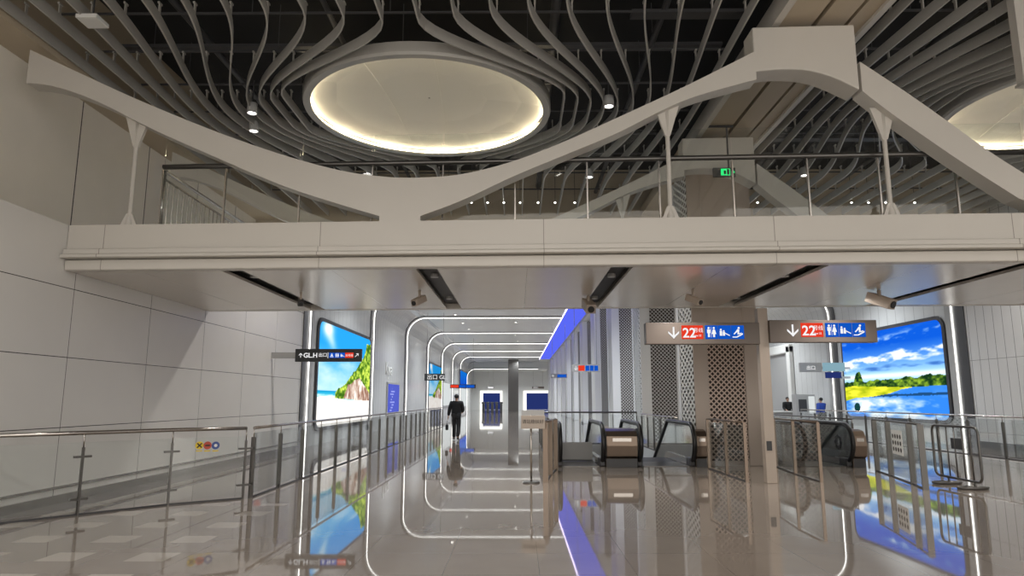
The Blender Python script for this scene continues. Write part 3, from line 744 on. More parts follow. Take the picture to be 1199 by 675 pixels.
# ------------------------------------------------------------------ wayfinding signs
def pict(kind, mb, x, y, z, s):
    """flat white pictogram, square of side s with lower left corner x, z"""
    e = (0, -.004, 0); P = lambda pts: mb.prism([(x + a * s, y, z + b * s) for a, b in pts], e)
    def disc(a, b, r, n=10): P([(a + r * math.cos(2 * PI * i / n), b + r * math.sin(2 * PI * i / n)) for i in range(n)])
    if kind == 'toilet':
        disc(.28, .86, .09); P([(.14, .74), (.42, .74), (.42, .42), (.36, .42), (.36, .08), (.20, .08), (.20, .42), (.14, .42)])
        disc(.72, .86, .09); P([(.64, .74), (.80, .74), (.92, .34), (.80, .34), (.80, .08), (.64, .08), (.64, .34), (.52, .34)])
        P([(.48, .05), (.5, .05), (.5, .95), (.48, .95)])
    elif kind == 'care':
        disc(.2, .72, .08); P([(.1, .62), (.3, .62), (.3, .2), (.1, .2)]); disc(.45, .6, .07); P([(.36, .52), (.54, .52), (.54, .2), (.36, .2)])
        P([(.55, .45), (.95, .25), (.95, .17), (.55, .37)])
    elif kind == 'escalator':
        P([(.06, .12), (.4, .12), (.95, .42), (.95, .3), (.45, .04), (.06, .04)]); disc(.62, .86, .09)
        P([(.5, .76), (.66, .72), (.62, .34), (.5, .28)]); P([(.5, .76), (.3, .5), (.16, .36), (.22, .3), (.4, .46), (.56, .6)]); P([(.62, .4), (.85, .46), (.85, .38), (.62, .3)])
    elif kind == 'lift':
        disc(.5, .8, .1); P([(.3, .65), (.7, .65), (.7, .35), (.3, .35)]); P([(.15, .25), (.85, .25), (.85, .12), (.15, .12)])
    elif kind == 'down':
        P([(.44, .98), (.58, .98), (.58, .02), (.44, .02)]); P([(.51, 0), (.06, .44), (.06, .62), (.51, .2)]); P([(.51, 0), (.96, .44), (.96, .62), (.51, .2)])
    elif kind == 'up':
        P([(.44, .0), (.56, .0), (.56, .95), (.44, .95)]); P([(.5, 1), (.06, .56), (.06, .4), (.5, .82)]); P([(.5, 1), (.94, .56), (.94, .4), (.5, .82)])
    elif kind == 'upright':
        P([(.1, .18), (.18, .1), (.85, .77), (.77, .85)]); P([(.35, .9), (.9, .9), (.9, .8), (.35, .8)]); P([(.8, .35), (.9, .35), (.9, .9), (.8, .9)])
# the big twin sign on its post, in front of the near column
YS = 13.7
pa = onY(755, 404, YS); pb = onY(888, 379, YS); pc = onY(891, 403, YS); pd = onY(1021, 376, YS); xp = 4.9
t = thing('sign_post', (xp, YS, 0), 'tall beige post carrying two taupe wayfinding boards marked 22 with down arrows', 'sign')
obj('post', MB().box(xp - .1, xp + .1, YS - .09, YS + .09, 0, pb[2] + .3), 'post', t, bevel=.01)
obj('socket', MB().box(xp - .07, xp + .03, YS - .1, YS - .085, .62, .8), 'signblack', t)
for (x0, x1, z0, z1) in ((pa[0], xp - .1, pa[2], pb[2]), (xp + .1, pd[0], pc[2] + .02, pd[2])):
    bd = obj('sign_board', MB().box(x0, x1, YS - .16, YS + .06, z0, z1), 'signbody', t, bevel=.008)
    y = YS - .164; h = z1 - z0; W = x1 - x0; zz = z0 + h * .28; s = h * .54
    g = MB(); ax_ = x0 + (W * .19 if x0 < 4 else W * .155); pict('down', g, ax_, y, zz - .01, s * 1.02); obj('arrow', g, 's_white', bd)
    rx = ax_ + s * 1.2
    obj('line_plate', MB().box(rx, rx + s * 1.85, y, y + .004, zz - .02, zz + s + .02), 's_red', bd)
    text('line_number', '22', s * 1.15, 's_white', bd, (rx + .02, y - .001, zz + s * .06), (1, 0, 0), (0, 0, 1), .002, bold=.004)
    text('line_name', '号线', s * .42, 's_white', bd, (rx + s * 1.02, y - .001, zz + s * .52), (1, 0, 0), (0, 0, 1), .002)
    text('line_name', 'Line 22', s * .22, 's_white', bd, (rx + s * 1.04, y - .001, zz + s * .14), (1, 0, 0), (0, 0, 1), .002)
    bx = rx + s * 2.02
    for i, kd in enumerate(('toilet', 'care', 'escalator')):
        obj('pictogram_plate', MB().box(bx + i * s * 1.12, bx + (i * 1.12 + 1.09) * s, y, y + .004, zz - .02, zz + s + .02), 's_blue', bd)
        g = MB(); pict(kd, g, bx + i * s * 1.12 + .03 * s, y - .001, zz, s); obj('pictogram', g, 's_white', bd)
# black exit sign at the left
YB = 20.0
pa = onY(346, 424, YB); pb = onY(424, 409, YB)
t = thing('exit_direction_sign', (pa[0], YB, pa[2]), 'black hanging direction sign in front of the beach screen, exit H with white letters', 'sign')
x0, x1, z0, z1 = pa[0], pb[0], pa[2], pb[2]
obj('sign_board', MB().box(x0, x1, YB - .06, YB + .06, z0, z1), 'signblack', t, bevel=.006)
obj('wall_arm', MB().box(XL, x0, YB - .03, YB + .03, z0 + .1, z1 - .1), 'grey', t)
h = z1 - z0; W = x1 - x0; y = YB - .063; s = .068 * W; zz = (z0 + z1) / 2 - s / 2
g = MB(); pict('up', g, x0 + W * .05, y, zz, s); obj('arrow', g, 's_white', t)
text('exit_code', 'GL.H', .19, 's_white', t, (x0 + W * .125, y, zz + .002), (1, 0, 0), (0, 0, 1), .003, bold=.003)
text('exit_word', '出口', .13, 's_white', t, (x0 + W * .35, y, zz + .03), (1, 0, 0), (0, 0, 1), .003)
obj('divider', MB().box(x0 + W * .492, x0 + W * .499, y, y + .004, zz - .02, zz + s + .02), 's_white', t)
for i, kd in enumerate(('lift', 'toilet', 'care')):
    xx = x0 + W * (.515 + .08 * i)
    obj('pictogram_plate', MB().box(xx, xx + W * .075, y, y + .004, zz - .01, zz + s + .01), 's_blue', t)
    g = MB(); pict(kd, g, xx + .01, y - .001, zz, s); obj('pictogram', g, 's_white', t)
xx = x0 + W * .755
obj('line_plate', MB().box(xx, xx + W * .125, y, y + .004, zz - .01, zz + s + .01), 's_red', t)
text('line_number', '22号线', .075, 's_white', t, (xx + .008, y - .001, zz + s * .28), (1, 0, 0), (0, 0, 1), .002)
g = MB(); pict('upright', g, x0 + W * .895, y, zz, s); obj('arrow', g, 's_white', t)
# small far signs hung in the corridor
def far_sign(px0, px1, py0, py1, Y, label, cols, body='signblack', word=None):
    a = onY(px0, py1, Y); b = onY(px1, py0, Y)
    t = thing('overhead_sign', (a[0], Y, a[2]), label, 'sign')
    obj('sign_board', MB().box(a[0], b[0], Y - .05, Y + .05, a[2], b[2]), body, t)
    for fr in (.1, .9):
        xx = a[0] + (b[0] - a[0]) * fr; obj('hanger_rod', MB().cyl((xx, Y, b[2]), (xx, Y, ZK), .012, 6), 'steel', t)
    h = b[2] - a[2]; W = b[0] - a[0]; y = Y - .055
    for f0, f1, cm in cols:
        obj('lit_plate', MB().box(a[0] + W * f0, a[0] + W * f1, y, y + .004, a[2] + h * .15, b[2] - h * .15), cm, t)
    if word: text('letters', word[0], h * .8, 's_white', t, (a[0] + W * word[1], y - .002, a[2] + h * .22), (1, 0, 0), (0, 0, 1), .003)
far_sign(670, 702, 427, 436, 32, 'small lit overhead sign with red and blue plates beside the corridor columns', ((.22, .45, 's_red'), (.48, .62, 's_blue'), (.64, .78, 's_blue'), (.8, .94, 's_blue')), 'grey', ('↓', .04))
far_sign(645, 664, 438, 443, 49, 'tiny farther overhead sign lit pale blue beside the columns', ((.4, .95, 's_blue'),), 'grey', ('←', .05))
far_sign(497, 521, 438, 446, 42, 'dark overhead sign in front of the second beach screen', (), 'signblack', ('出口 GL', .12))
far_sign(527, 557, 450.5, 455, 60, 'far overhead sign with red and blue plates above the walking person', ((.02, .33, 's_red'), (.36, .6, 's_blue'), (.62, .95, 's_blue')), 'signblack')
far_sign(571, 578, 453, 455.5, 106, 'tiny white lit plate over the left blue end screen', ((.05, .95, 's_white'),))
far_sign(623, 637, 453, 455.5, 106, 'tiny dark lettered plate over the right blue end screen', (), 'signbody', ('出站口', .1))
# floor standing notice
x, y, _ = onZ(622, 566, 0)
t = thing('notice_stand', (x, y, 0), 'slim floor stand with a small beige notice board beside the corridor walkway', 'notice stand')
obj('base_plate', MB().lathe((x, y), [(.0, .03), (.14, .03), (.17, .015), (.17, 0), (0, 0)], 24), 'steel_dark', t, smooth=False)
obj('pole', MB().cyl((x, y, .02), (x, y, 1.3), .022, 10), 'steel', t, smooth=True)
a = onY(610, 502.5, y - .03); b = onY(638, 487, y - .03)
bd = obj('notice_board', MB().box(a[0], b[0], y - .045, y - .022, a[2], b[2]), 'post', t, bevel=.006)
text('notice_text', '请站稳扶好', .085, 'ink', bd, ((a[0] + b[0]) / 2, y - .047, (a[2] + b[2]) / 2 - .02), (1, 0, 0), (0, 0, 1), .001, 'CENTER')
obj('picture_holder', MB().box(a[0] + .01, b[0] - .01, y - .02, y + .0, b[2], b[2] + .1), 'grey', t)

# ------------------------------------------------------------------ floor level glass railings
WALK = [(-9.0 + 1.85, 8.85), (-6.15, 9.87), (-5.36, 10.82), (-4.5, 11.52)]
balustrade('glass_railing', 'slanting glass railing with steel posts at the lower left near the wall', [(-7.0, 8.85), (-6.15, 9.87), (-5.36, 10.82), (-4.48, 11.5)], 1.13, 0, .03, 1.0, .055, post_top=.93, mats=('steel', 'steel_dark'))
balustrade('glass_railing', 'long glass railing with steel posts along the left aisle up to the walking person', [(-4.4, 11.62 + 1.32 * i) for i in range(23)], 1.13, 0, .025, 1.05, .07, post_top=.98, clamp=False, mats=('steel', 'steel_dark'))
balustrade('glass_railing', 'long glass railing with steel posts in front of the lake screen, right aisle', [(13.3, 16.2 + 1.5 * i) for i in range(12)], 1.13, 0, .025, 1.05, .07, post_top=.98, clamp=False, mats=('steel', 'steel_dark'))
balustrade('glass_railing', 'short bronze glass railing left of the near lattice column', [(4.46, 16.4), (4.47, 15.06), (4.49, 13.84)], 1.15, 0, .022, 1.08, .06, clamp=False, mats=('bronze', 'bronze'))
balustrade('glass_railing', 'short bronze glass railing right of the tall beige sign post', [(6.2, 16.9), (6.0, 15.24), (5.95, 13.86)], 1.15, 0, .022, 1.08, .06, clamp=False, mats=('bronze', 'bronze'))
balustrade('glass_railing', 'bronze glass railing between the floor notice stand and the left escalator', [(.88, 16.2), (.7, 15.0), (.55, 13.81)], 1.15, 0, .02, 1.08, .10, clamp=False, mats=('bronze', 'bronze'))
rl = balustrade('glass_railing', 'dark post glass railing in front of the lake screen with white notice', [(8.1, 15.9), (7.89, 14.93), (7.52, 13.46), (7.3, 12.7)], 1.15, 0, .02, 1.08, .1, clamp=False, mats=('steel_dark', 'steel_dark'))
balustrade('glass_railing', 'glass railing behind the escalator well, across its far end', [(.9 + .87 * i, 25.6) for i in range(5)], 1.13, 0, .03, 1.05, .05, post_top=1.0, clamp=False, mats=('steel_dark', 'steel_dark'))
balustrade('glass_railing', 'glass railing along the left side of the escalator well', [(.8, 17.8 + 1.3 * i) for i in range(7)], 1.1, 0, .02, 1.05, .05, post_top=1.0, clamp=False, mats=('steel_dark', 'steel_dark'))
balustrade('glass_railing', 'glass railing along the right side of the right escalator well', [(8.52, 17.8 + 1.3 * i) for i in range(7)], 1.1, 0, .02, 1.05, .05, post_top=1.0, clamp=False, mats=('steel_dark', 'steel_dark'))
balustrade('glass_railing', 'glass railing between the middle escalator and the lattice columns', [(4.35, 19.1 + 1.06 * i) for i in range(6)], 1.1, 0, .02, 1.05, .05, post_top=1.0, clamp=False, mats=('steel', 'steel_dark'))
# white notice with black marks on the right railing
A_, B_ = Vector((7.83, 14.7, 0)), Vector((7.57, 13.66, 0)); d = (B_ - A_).normalized(); nrm = Vector((-d.y, d.x, 0)); nrm = nrm if nrm.y < 0 or nrm.x < 0 else -nrm
t = thing('railing_notice', (7.7, 14.2, .5), 'white notice with rows of black marks on the glass before the lake screen', 'notice')
nf = Vector((d.y, -d.x, 0)); nf = nf if nf.x < 0 else -nf
def onrail(u, z, off): p = A_ + d * u + nf * off; return (p.x, p.y, z)
obj('notice_sheet', MB().hexa([onrail(.18, .50, .03), onrail(.9, .50, .03), onrail(.9, .98, .03), onrail(.18, .98, .03)], [onrail(.18, .50, .04), onrail(.9, .50, .04), onrail(.9, .98, .04), onrail(.18, .98, .04)]), 'white', t)
for i in range(4):
    for j in range(3):
        u, z = .28 + .17 * i, .60 + .13 * j
        obj('black_mark', MB().prism([onrail(u + .052 * math.cos(2 * PI * k / 10), z + .045 * math.sin(2 * PI * k / 10), .041) for k in range(10)], nf * .003), 'ink', t)
# round warning stickers on the slanting railing
for px, m_, nm, sh in ((233.5, 'yellow', 'yellow round warning sticker on the slanting glass railing', 'X'), (243, 'lred', 'red round prohibition sticker, middle one on the slanting railing', 'bar'), (252.5, 'lblue', 'dark blue round sticker, rightmost on the slanting railing', 'dot')):
    # railing segment from (-5.36,10.82) to (-4.48,11.5)
    d_ = ray(px, 522); k_ = (11.5 - 10.82) / (.88); c0 = 10.82 + 5.36 * k_ - .03
    tt = c0 / (d_[1] - k_ * d_[0]); p = Vector((d_[0] * tt, d_[1] * tt, CAM_H + d_[2] * tt))
    D = Vector((.88, .68, 0)).normalized(); N = Vector((D.y, -D.x, 0)); r = .062
    t = thing('warning_sticker', p, nm, 'sticker')
    ring = lambda rr, o: [tuple(p + N * o + D * rr * math.cos(2 * PI * k / 20) + Vector((0, 0, rr * math.sin(2 * PI * k / 20)))) for k in range(20)]
    obj('disc', MB().prism(ring(r, .0), N * .003), m_, t)
    g = MB()
    if sh == 'X':
        for sg in (1, -1): g.bar(p + N * .005 - D * .035 - Vector((0, 0, .035 * sg)), p + N * .005 + D * .035 + Vector((0, 0, .035 * sg)), .02, .003, N)
    elif sh == 'bar': g.bar(p + N * .005 - D * .035, p + N * .005 + D * .035, .025, .003, N)
    else: g.prism(ring(.025, .004), N * .003)
    obj('symbol', g, 'ink' if sh != 'dot' else 'white', t)
    obj('caption', MB().bar(p + N * .002 - D * .045 + Vector((0, 0, -.085)), p + N * .002 + D * .045 + Vector((0, 0, -.085)), .003, .018), 'yellow', t)
# movable tubular barrier
P0, P1 = Vector(onZ(1096, 556, .14)), Vector(onZ(1151, 566.5, .14)); P0.z = P1.z = 0; d = (P1 - P0).normalized(); L_ = (P1 - P0).length
t = thing('crowd_barrier', P0, 'movable tubular steel barrier with loop feet in front of the right strip of light', 'barrier')
fp = []
for (u, z, a0) in ((.12, .26, 180), (L_ - .12, .26, 270), (L_ - .12, .98, 0), (.12, .98, 90)):
    for k in range(5):
        a = math.radians(a0 + 22.5 * k); fp.append(P0 + d * (u + .12 * math.cos(a)) + Vector((0, 0, z + .12 * math.sin(a))))
obj('frame', MB().tube(fp, .024, 8, True), 'steel_dark', t, smooth=True)
for i in range(1, 6):
    q = P0 + d * (L_ * i / 6); obj('bar', MB().cyl(q + Vector((0, 0, .14)), q + Vector((0, 0, 1.1)), .013, 8), 'steel_dark', t, smooth=True)
obj('plate', MB().bar(P0 + d * (L_ * .42) + Vector((0, 0, .78)), P0 + d * (L_ * .66) + Vector((0, 0, .78)), .012, .2), 'dark', t)
for u in (.35, L_ - .3):
    q = P0 + d * u; n_ = Vector((-d.y, d.x, 0))
    ft = [q + n_ * (.26 * math.cos(2 * PI * k / 16)) + d * (.1 * math.sin(2 * PI * k / 16)) + Vector((0, 0, .03)) for k in range(16)]
    obj('foot', MB().tube(ft, .026, 8, True).cyl(q + d * .1 + Vector((0, 0, .03)), q + d * .04 + Vector((0, 0, .16)), .02, 8), 'steel_dark', t, smooth=True)

# ------------------------------------------------------------------ escalators
def escalator(xa, xb, label, left_cab=None, right_cab=None):
    """runs away from the hall and down; xa, xb are the two balustrade planes"""
    Y0, sl = 16.75, math.tan(math.radians(30)); yk = 19.6
    t = thing('escalator', ((xa + xb) / 2, Y0, 0), label, 'escalator')
    zof = lambda y: 0 if y < yk else -(y - yk) * sl
    ye = 24.9
    for x in (xa, xb):
        rz, R = .56, .40
        prof = [(Y0 + R + R * math.cos(math.radians(a)), rz + R * math.sin(math.radians(a))) for a in range(270, 89, -15)]
        up = [(y, .96 + zof(y)) for y in (18, 19.2, yk, 22, 23.5, ye)]; lo = [(ye, .16 + zof(ye)), (yk, .16)]
        poly = [(x - .008, y, z) for y, z in prof + up + lo]
        obj('glass_side', MB().prism(poly, (.016, 0, 0)), 'glass_esc', t)
        hr = [(x, y, z) for y, z in [(Y0 + .9, .13)] + [(Y0 + R + (R + .05) * math.cos(math.radians(a)), rz + (R + .05) * math.sin(math.radians(a))) for a in range(270, 89, -12)] + [(y, z + .05) for y, z in up]]
        obj('handrail', MB().tube(hr, .055, 10), 'rubber', t, smooth=True)
        s_ = MB(); sk = [(Y0 + .55, .17, -.02), (yk, .17, -.1), (ye, .17 + zof(ye), -.1 + zof(ye))]
        s_.strip([(x - .07, y, a) for y, a, b in sk], [(x - .07, y, b) for y, a, b in sk], (.14, 0, 0)); obj('skirt_deck', s_, 'steel', t)
        r_ = MB().box(x - .07, x + .07, Y0 + .2, Y0 + .6, .0, .2); obj('newel_base', r_, 'dark', t, bevel=.03)
    w = .09
    obj('comb_plate', MB().box(xa + w, xb - w, Y0 + .2, 18.1, .0, .016), 'steel_dark', t)
    for i in range(16):
        y = 18.1 + .4 * i; z = zof(y + .1)
        if y + .4 > ye: break
        obj('step', MB().box(xa + w, xb - w, y, y + .41, z - .22, z - .005), 'dark', t)
    for x0, x1 in [c for c in (left_cab, right_cab) if c]:
        prof = [(Y0 + .16, .0), (Y0 + .16, .20), (Y0 + .06, .25), (Y0 + .02, .5), (Y0 + .06, .72), (Y0 + .16, .84), (Y0 + .34, .88), (Y0 + 1.1, .88), (Y0 + 1.1, 0)]
        cb = obj('newel_cabinet', MB().prism([(x0, y, z) for y, z in prof], (x1 - x0, 0, 0)), 'bronze', t, bevel=.01)
        obj('kick_plate', MB().box(x0 + .005, x1 - .005, Y0 + .14, Y0 + .155, .0, .19), 'dark', cb)
        obj('control_strip', MB().box(x0 + (x1 - x0) * .2, x1 - (x1 - x0) * .2, Y0 + .028, Y0 + .05, .6, .68), 'steel', cb)
    return t
escalator(1.02, 2.05, 'left down escalator with black handrails behind the floor notice stand', right_cab=(2.13, 2.88))
escalator(2.95, 4.22, 'middle down escalator directly left of the near lattice column', right_cab=(4.29, 4.55))
escalator(6.85, 7.98, 'right down escalator between the sign post and the lake screen', right_cab=(8.05, 8.35))
t = thing('closure_panel', (1.53, 18.2, 0), 'low plain grey closure panel standing across the left escalator', 'barrier')
obj('panel', MB().box(1.13, 1.94, 18.2, 18.23, .06, .50), 'grey', t, bevel=.005); obj('foot_rail', MB().box(1.13, 1.94, 18.14, 18.29, .018, .06), 'dark', t)
# flower sticker on the right escalator glass
t = thing('glass_sticker', (7.96, 17.5, .5), 'dark flower sticker on the glass of the right escalator', 'sticker')
for k in range(8):
    a = 2 * PI * k / 8; c = Vector((7.965, 17.45 + .14 * math.cos(a), .55 + .14 * math.sin(a)))
    obj('petal', MB().prism([(7.965, c.y + .05 * math.cos(2 * PI * j / 8), c.z + .05 * math.sin(2 * PI * j / 8)) for j in range(8)], (-.003, 0, 0)), 'dark', t)

# ------------------------------------------------------------------ far end of the corridor
for k, (pa_, pb_) in enumerate(((562, 588), (613, 645))):
    a = onY(pa_, 484, YEND - .1); b = onY(pb_, 458, YEND - .1)
    t = thing('end_screen', ((a[0] + b[0]) / 2, YEND - .1, 0), ('left', 'right')[k] + ' deep blue screen in a white glowing frame on the end wall', 'screen')
    obj('glow_frame', MB().box(a[0], b[0], YEND - .1, YEND, .02, b[2]), 'led_frame', t)
    obj('blue_panel', MB().box(a[0] + .45, b[0] - .3, YEND - .14, YEND - .1, .02, b[2] - .35), 'bluescreen', t)
a = onY(595, 486, 92); b = onY(607, 440, 92)
obj('dark_pillar', MB().box(a[0], b[0], 92, 93.2, 0, ZK - .003), 'steel_dark', label='dark square pillar standing between the two blue end screens', cat='pillar')
for k in range(5):
    x, y, z = onY(566 + 5.2 * k, 476, 84)
    t = thing('ticket_gate', (x, y, 0), 'dark ticket gate in the far row before the left end screen', 'ticket gate', 'far row of ticket gates')
    obj('cabinet', MB().box(x - .14, x + .14, 83.4, 85, 0, 1.05), 'dark', t, bevel=.05); obj('reader_head', MB().box(x - .2, x + .2, 83.4, 83.9, 1.05, 1.3), 'dark', t, bevel=.05)
# downlights in the left corridor ceiling
for k, (px, py) in enumerate(((533, 369), (542, 379), (549, 386), (604, 378), (603, 393), (606, 400), (608, 410), (575, 421), (600, 424))):
    x, y, z = onZ(px, py, ZK - .02)
    t = thing('recessed_downlight', (x, y, z), 'tiny recessed downlight in the left corridor ceiling', 'downlight', 'recessed corridor downlights')
    obj('trim_ring', MB().lathe((x, y), [(.09, z), (.14, z), (.14, z + .03)], 16), 'white', t); obj('lens', MB().cyl((x, y, z + .01), (x, y, z + .018), .09, 12), 'led_dim', t)
# ------------------------------------------------------------------ right aisle, distant service area
Yg = 37.0
a = onX(905, 480, XR); 
y0, y1 = 38.6, 42.7
t = thing('service_doorway', (XR, (y0 + y1) / 2, 0), 'pale framed doorway on the right wall just beside the sign post', 'doorway')
obj('door_frame', MB().box(XR - .25, XR, y0, y0 + .5, 0, 4.6).box(XR - .25, XR, y1 - .5, y1, 0, 4.6).box(XR - .25, XR, y0, y1, 4.2, 4.7), 'white', t, bevel=.05)
obj('door_leaf', MB().box(XR - .06, XR - .01, y0 + .5, y1 - .5, 0, 4.2), 'grey', t)
def wallbox(pa_, pb_, py0, py1, m_, name, label, word=None, X=XR - .9):
    y = onX((pa_ + pb_) / 2, 450, X)[1]; a = onY(pa_, py1, y); b = onY(pb_, py0, y)
    t = thing(name, (b[0], y, a[2]), label, 'sign')
    obj('sign_board', MB().box(a[0], b[0], y, y + .15, a[2], b[2]), m_, t, bevel=.01); obj('wall_arm', MB().box(b[0] - .05, XR - .005, y + .05, y + .1, b[2] - .3, b[2] - .2), 'grey', t)
    if word: text('letters', word, (b[2] - a[2]) * .5, 's_white', t, ((a[0] + b[0]) / 2, y - .004, a[2] + (b[2] - a[2]) * .28), (1, 0, 0), (0, 0, 1), .002, 'CENTER')
wallbox(937, 962, 425, 436, 'grey', 'projecting_sign', 'pale grey projecting sign with a white symbol, right wall', '出口')
wallbox(965, 989, 425, 435, 's_cyan', 'projecting_sign', 'pale cyan lit projecting sign beside the vertical light strip, right wall')
wallbox(968, 985, 436, 443, 'bluescreen', 'display_monitor', 'small dark blue monitor under the cyan projecting sign')
# help counter, cabinets and people near it
x0, x1 = onY(902, 480, 35.5)[0] + .2, onY(932, 480, 35.5)[0]
t = thing('service_counter', ((x0 + x1) / 2, 35.8, 0), 'grey service counter in front of the seated dark clothed person', 'counter')
obj('body', MB().box(x0, x1, 35.5, 36.2, 0, .95), 'grey', t, bevel=.02); obj('counter_top', MB().box(x0 - .05, x1 + .05, 35.4, 36.3, .95, 1.0), 'white', t)
gx = onY(934, 470, 34.5)[0] - .06
t = thing('ticket_machine', (gx + .35, 34.5, 0), 'grey ticket machine with a pale yellow panel right of the service counter', 'ticket machine')
obj('cabinet', MB().box(gx, gx + .95, 34.5, 35.1, 0, 1.85), 'grey', t, bevel=.03); obj('screen', MB().box(gx + .1, gx + .5, 34.49, 34.5, 1.0, 1.6), 'dark', t)
obj('side_panel', MB().box(gx + .6, gx + .9, 34.48, 34.5, .9, 1.75), 'adwhite', t)

# ------------------------------------------------------------------ people
def skin_mesh(name, verts, edges, radii, m, parent, sub=1):
    """verts relative to the figure's base; grown with a Skin modifier"""
    me = bpy.data.meshes.new(name); me.from_pydata([tuple(v) for v in verts], edges, [])
    o = bpy.data.objects.new(name, me); C.objects.link(o); o.parent = parent; ORG[o.name] = org(parent).copy()
    me.materials.append(M[m])
    sm = o.modifiers.new('skin', 'SKIN'); sm.use_smooth_shade = True
    for i, r in enumerate(radii):
        r = r if isinstance(r, tuple) else (r, r); me.skin_vertices[0].data[i].radius = r; me.skin_vertices[0].data[i].use_root = i == 0
    if sub: s_ = o.modifiers.new('sub', 'SUBSURF'); s_.levels = s_.render_levels = sub
    return o
def person(loc, rz, label, coat, H=1.75, walk=True, bag=False, detail=True):
    t = thing('person', loc, label, 'person'); t.rotation_euler = (0, 0, rz)
    k = H / 1.75
    V = lambda *a: tuple(c * k for c in a)
    st = .20 if walk else .03
    hipL, hipR = V(-.09, 0, .92), V(.09, 0, .92)
    knL, knR = V(-.10, .08 + st * .4, .50), V(.09, .03 - st * .3, .49)
    anL, anR = V(-.10, st, .09), V(.08, -st, .13)
    toL, toR = V(-.11, st + .17, .04), V(.09, -st + .15, .03)
    shL, shR = V(-.19, 0, 1.42), V(.19, 0, 1.42)
    elL, elR = V(-.27, -.04, 1.15), V(.25, .07, 1.14)
    wrL, wrR = V(-.31, .03, .90), V(.20, .27, 1.07)
    # body: one continuous skinned surface
    vs = [V(0, 0, .95), V(0, .0, 1.1), V(0, -.01, 1.3), V(0, -.01, 1.42), V(0, .0, 1.50), V(0, .01, 1.56), V(0, .015, 1.64), V(0, .005, 1.70),
          hipL, knL, anL, toL, hipR, knR, anR, toR, shL, elL, wrL, shR, elR, wrR]
    ra = [(.14, .10), (.13, .10), (.155, .105), (.11, .09), (.052, .052), (.062, .07), (.078, .095), (.068, .08),
          .085, .055, .038, .03, .085, .055, .038, .03, .06, .042, .028, .06, .042, .028]
    es = [(0, 1), (1, 2), (2, 3), (3, 4), (4, 5), (5, 6), (6, 7), (0, 8), (8, 9), (9, 10), (10, 11), (0, 12), (12, 13), (13, 14), (14, 15), (3, 16), (16, 17), (17, 18), (3, 19), (19, 20), (20, 21)]
    for side, wr, el in ((-1, wrL, elL), (1, wrR, elR)):
        w = Vector(wr); dv = (w - Vector(el)).normalized(); sd = Vector((0, 1, 0)) if abs(dv.y) < .7 else Vector((1, 0, 0)); sd = (sd - dv * sd.dot(dv)).normalized(); cu = dv.cross(sd) * side
        pi = len(vs); vs.append(tuple(w + dv * .06 * k)); ra.append(.03); es.append((18 if side < 0 else 21, pi))
        for f_, ln in ((-1.5, .065), (-.5, .078), (.5, .074), (1.5, .055)):
            b0 = w + dv * .095 * k + sd * f_ * .018 * k; i0 = len(vs)
            vs += [tuple(b0), tuple(b0 + dv * ln * .55 * k + cu * .006), tuple(b0 + dv * ln * k * .9 + cu * .022 * k)]
            ra += [.0105, .0095, .008]; es += [(pi, i0), (i0, i0 + 1), (i0 + 1, i0 + 2)]
        i0 = len(vs); vs += [tuple(w + dv * .05 * k + sd * .038 * k), tuple(w + dv * .085 * k + sd * .05 * k + cu * .012)]; ra += [.012, .0095]; es += [(pi, i0), (i0, i0 + 1)]
    body = skin_mesh('body', vs, es, [tuple(np.array(r if isinstance(r, tuple) else (r, r)) * k) for r in ra], 'skin', t)
    def sub(name, pts, ed, rr, m): return skin_mesh(name, pts, ed, [tuple(np.array(r if isinstance(r, tuple) else (r, r)) * k) for r in rr], m, t)
    lerpv = lambda a, b, s: tuple(np.array(a) * (1 - s) + np.array(b) * s)
    sub('jacket', [V(0, 0, 1.12), V(0, 0, .90), V(0, 0, 1.3), V(0, 0, 1.43), V(0, 0, 1.49), shL, elL, lerpv(elL, wrL, .92), shR, elR, lerpv(elR, wrR, .92)],
        [(0, 1), (0, 2), (2, 3), (3, 4), (3, 5), (5, 6), (6, 7), (3, 8), (8, 9), (9, 10)],
        [(.20, .15), (.21, .16), (.215, .155), (.165, .125), (.085, .08), .10, .078, .055, .10, .078, .055], coat)
    sub('trousers', [V(0, 0, .93), hipL, knL, lerpv(knL, anL, 1.02), hipR, knR, lerpv(knR, anR, 1.02)], [(0, 1), (1, 2), (2, 3), (0, 4), (4, 5), (5, 6)],
        [(.17, .13), .115, .09, .075, .115, .09, .075], 'trouser')
    for an, to in ((anL, toL), (anR, toR)):
        sub('shoe', [lerpv(an, to, -.15)[:2] + (an[2] - .03,), lerpv(an, to, .5), to], [(0, 1), (1, 2)], [.048, .046, .036], 'rubber')
    hr_ = obj('hair', MB().sphere(V(0, -.02, 1.672), V(.086, .098, .088), 16, 10), 'hair', None, smooth=True); hr_.parent = t
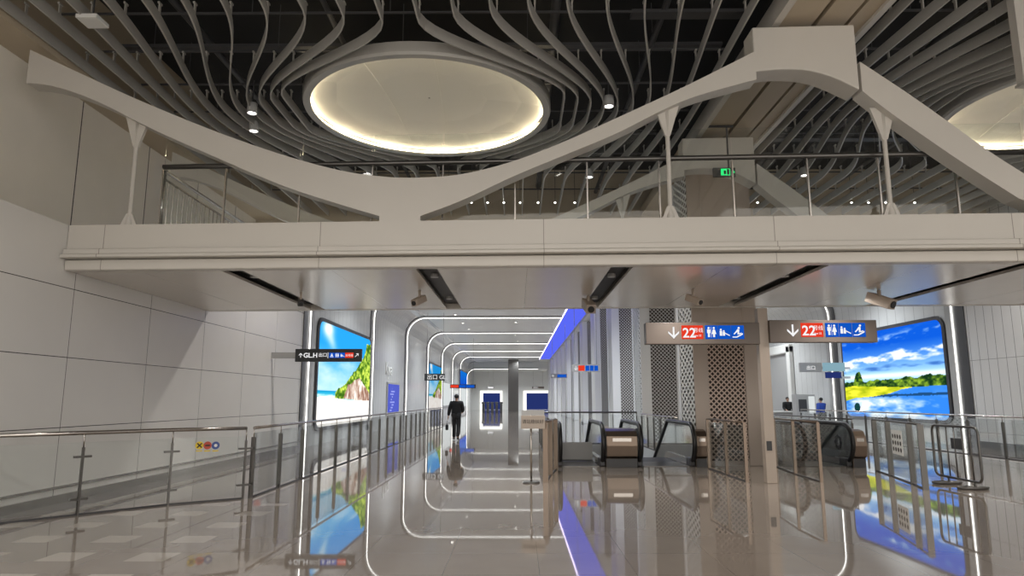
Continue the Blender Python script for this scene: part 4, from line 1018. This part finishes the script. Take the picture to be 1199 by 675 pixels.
    if detail:
        o0 = Vector(loc)
        f = MB()
        for sx in (-1, 1): f.sphere(V(sx * .03, .105, 1.645), .011 * k, 8, 6)
        e = obj('eyes', f, 'ink', None); e.parent = t
        n = obj('nose', MB().prism([V(-.014, .10, 1.60), V(.014, .10, 1.60), V(0, .10, 1.64)], V(0, .03, 0)), 'skin', None); n.parent = t
        mo = obj('mouth', MB().bar(V(-.02, .085, 1.575), V(.02, .085, 1.575), .01, .006), 'lred', None); mo.parent = t
        for sx in (-1, 1):
            ea = obj('ear', MB().sphere(V(sx * .08, .01, 1.63), (.01 * k, .022 * k, .034 * k), 8, 6), 'skin', None); ea.parent = t
    return t, wrL
x, y, _ = onZ(534, 516, 0)
pt, wr = person((x, y, 0), 0, 'person in black walking away down the left aisle seen from behind', 'coat', 1.80)
bx_, by_, bz_ = x + wr[0] - .05, y + wr[1] + .02, wr[2] - .19
t = thing('hand_bag', (bx_, by_, bz_ - .35), 'small dark bag dangling from the hand of the walking person', 'bag')
obj('strap', MB().tube([(bx_, by_ - .05, bz_ - .14), (bx_, by_ - .03, bz_ + .01), (bx_, by_ + .03, bz_ + .01), (bx_, by_ + .05, bz_ - .14)], .008, 6), 'coat', t)
obj('pouch', MB().box(bx_ - .06, bx_ + .05, by_ - .09, by_ + .09, bz_ - .34, bz_ - .13), 'coat', t, bevel=.03)
x, y, _ = onY(922, 470, 36.9)
person((x, y, 0), PI, 'person in dark clothes standing behind the distant service counter', 'coat', 1.72, False)
x, y, _ = onY(961, 470, 33.0)
person((x, y, 0), .4, 'person in a blue jacket standing at the distant ticket machine', 'bluecoat', 1.68, False)

# ------------------------------------------------------------------ light
w = bpy.data.worlds.new('world'); S.world = w; w.use_nodes = True
w.node_tree.nodes['Background'].inputs[0].default_value = (1, .94, .86, 1); w.node_tree.nodes['Background'].inputs[1].default_value = 1.0
for x in (-4.5, .5, 9.5, 13.5):
    for y, p in ((-1.5, 300), (4.5, 240), (19.0, 300)):
        lamp('SPOT', 'hall_downlight_beam', (x, y, 7.4), p, (1, .95, .89), .12, (0, 0, 0), angle=2.6)
for k in range(8):
    y = 28.6 + 10.45 * k
    for x, p in ((-3.6, 520), (0.2, 520), (8.4, 480), (12.6, 480)):
        lamp('SPOT', 'corridor_downlight_beam', (x, y, (5.8 if k == 7 and x < 4 else ZK - .08)), p, (.93, .98, 1), .12, (0, 0, 0), angle=2.7)
for x in (-3, 0.1, 3.1, 6.2, 9.4, 12.6):
    lamp('SPOT', 'soffit_downlight_beam', (x, 12.9, ZB - .03), 70, (1, .95, .89), .06, (0, 0, 0), angle=2.7)
